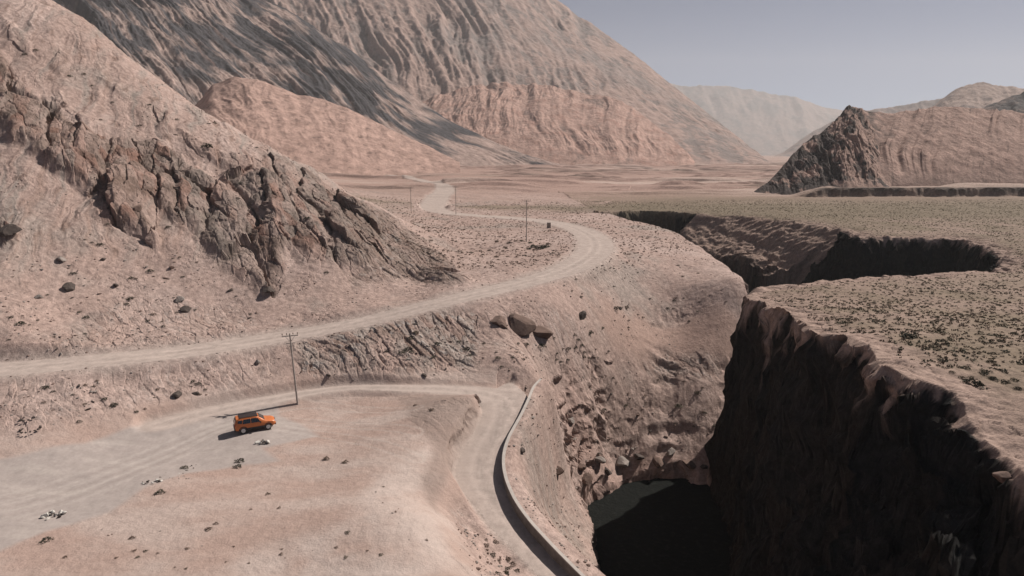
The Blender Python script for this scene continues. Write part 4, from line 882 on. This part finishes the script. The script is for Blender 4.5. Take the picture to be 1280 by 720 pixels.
def look(A, x, y):
    r = np.clip(np.interp(y, fr, np.arange(len(fr))).astype(int), 0, len(fr) - 1); c = np.clip(np.interp(x / y, uc, np.arange(len(uc))).astype(int), 0, len(uc) - 1); return A[r, c]
def field(n, x0, x1, y0, y1, ok):
    r_ = np.random.default_rng(n); m = n * 12
    y = y0 * (y1 / y0) ** r_.random(m); x = r_.uniform(x0, x1, m)
    k = (np.abs(x / y) < .95) & ok(x, y, r_); x = x[k][:n]; y = y[k][:n]
    return np.stack([x, y, look(ZF, x, y)], 1)
def clump(x, y, s=1): return fbm(x / 9 * s, y / 9 * s, 3, 700)
PF = isplat.astype(np.float32)
okp = lambda x, y, r_: (look(dR, x, y) < -1.6) & (look(PF, x, y) > .5) & (clump(x, y) > r_.uniform(-.7, .25, len(x)))
P1 = field(15000, 5, 220, 50, 300, okp)
h_ = len(P1) // 2
tufts('plateau_scrub', P1[:h_], .12, .30, M_leaf[1], 'low olive scrub covering the plateau'); tufts('plateau_scrub', P1[h_:], .10, .26, M_leaf[2], 'low dry scrub covering the plateau')
okl = lambda x, y, r_: (look(dU, x, y) > 1.0) & (look(ZL, x, y) > 7) & (look(ZL, x, y) < 12.5) & (look(PF, x, y) < .5) & (look(dL, x, y) <= 0) & (look(dW * 0 + dU, x, y) > 1)
P2 = field(3400, -60, 60, 125, 290, okl)
tufts('valley_scrub', P2, .16, .36, M_leaf[2], 'dry scrub on the field inside the road bend')
oks = lambda x, y, r_: (look(dU, x, y) > .5) & (look(dLo, x, y) > .5) & (look(dL, x, y) <= 0) & (clump(x, y, 2) > -.05) & (look(PF, x, y) < .5) & (look(terr, x, y) < r_.uniform(0, 1.6, len(x)) - .6)
def stones(name, pts, s0, s1, mat, label):
    r_ = np.random.default_rng(5); b = bmesh.new(); bmesh.ops.create_icosphere(b, subdivisions=1, radius=1); v0 = np.array([v.co[:] for v in b.verts]); f0 = np.array([[v.index for v in f.verts] for f in b.faces]); b.free()
    n = len(pts); P = np.array(pts); S = s0 + (s1 - s0) * r_.random(n) ** 3
    V = v0[None] * (1 + r_.uniform(-.3, .3, (n, len(v0), 1))) * np.array([1, .8, .55]) * S[:, None, None]; a = r_.uniform(0, 6.28, n); ca, sa_ = np.cos(a)[:, None], np.sin(a)[:, None]
    V = np.stack([V[..., 0] * ca - V[..., 1] * sa_, V[..., 0] * sa_ + V[..., 1] * ca, V[..., 2]], -1) + P[:, None, :]
    Q = (f0[None] + (np.arange(n) * len(v0))[:, None, None]).reshape(-1, 3)
    return tagk(link(name, raw_mesh(name, V.reshape(-1, 3), Q, mat)), label, None, None, 'stuff')
PS = field(9000, -80, 50, 45, 180, oks)
stones('loose_stones', PS[::2], .05, .20, M_rockg, 'loose grey stones scattered over the slopes'); stones('loose_stones', PS[1::2], .05, .22, M_rockb, 'loose brown stones scattered over the slopes')


# ------------------------------------------------------------------ haze
hz = link('haze', None)
bm = bmesh.new(); bmesh.ops.create_cube(bm, size=1); me = bpy.data.meshes.new('haze'); bm.to_mesh(me); bm.free()
COL.objects.unlink(hz); bpy.data.objects.remove(hz)
hz = link('haze', me, None, (0, 3700, 534), None, (17000, 9400, 1132))
mh = bpy.data.materials.new('haze'); mh.use_nodes = True; hn = mh.node_tree.nodes; hn.remove(hn['Principled BSDF'])
pv = hn.new('ShaderNodeVolumePrincipled'); pv.inputs['Color'].default_value = (.88, .91, .92, 1); pv.inputs['Density'].default_value = HAZE_DENSITY; pv.inputs['Anisotropy'].default_value = .1
mh.node_tree.links.new(pv.outputs[0], hn['Material Output'].inputs['Volume']); me.materials.append(mh)
tagk(hz, kind='stuff')
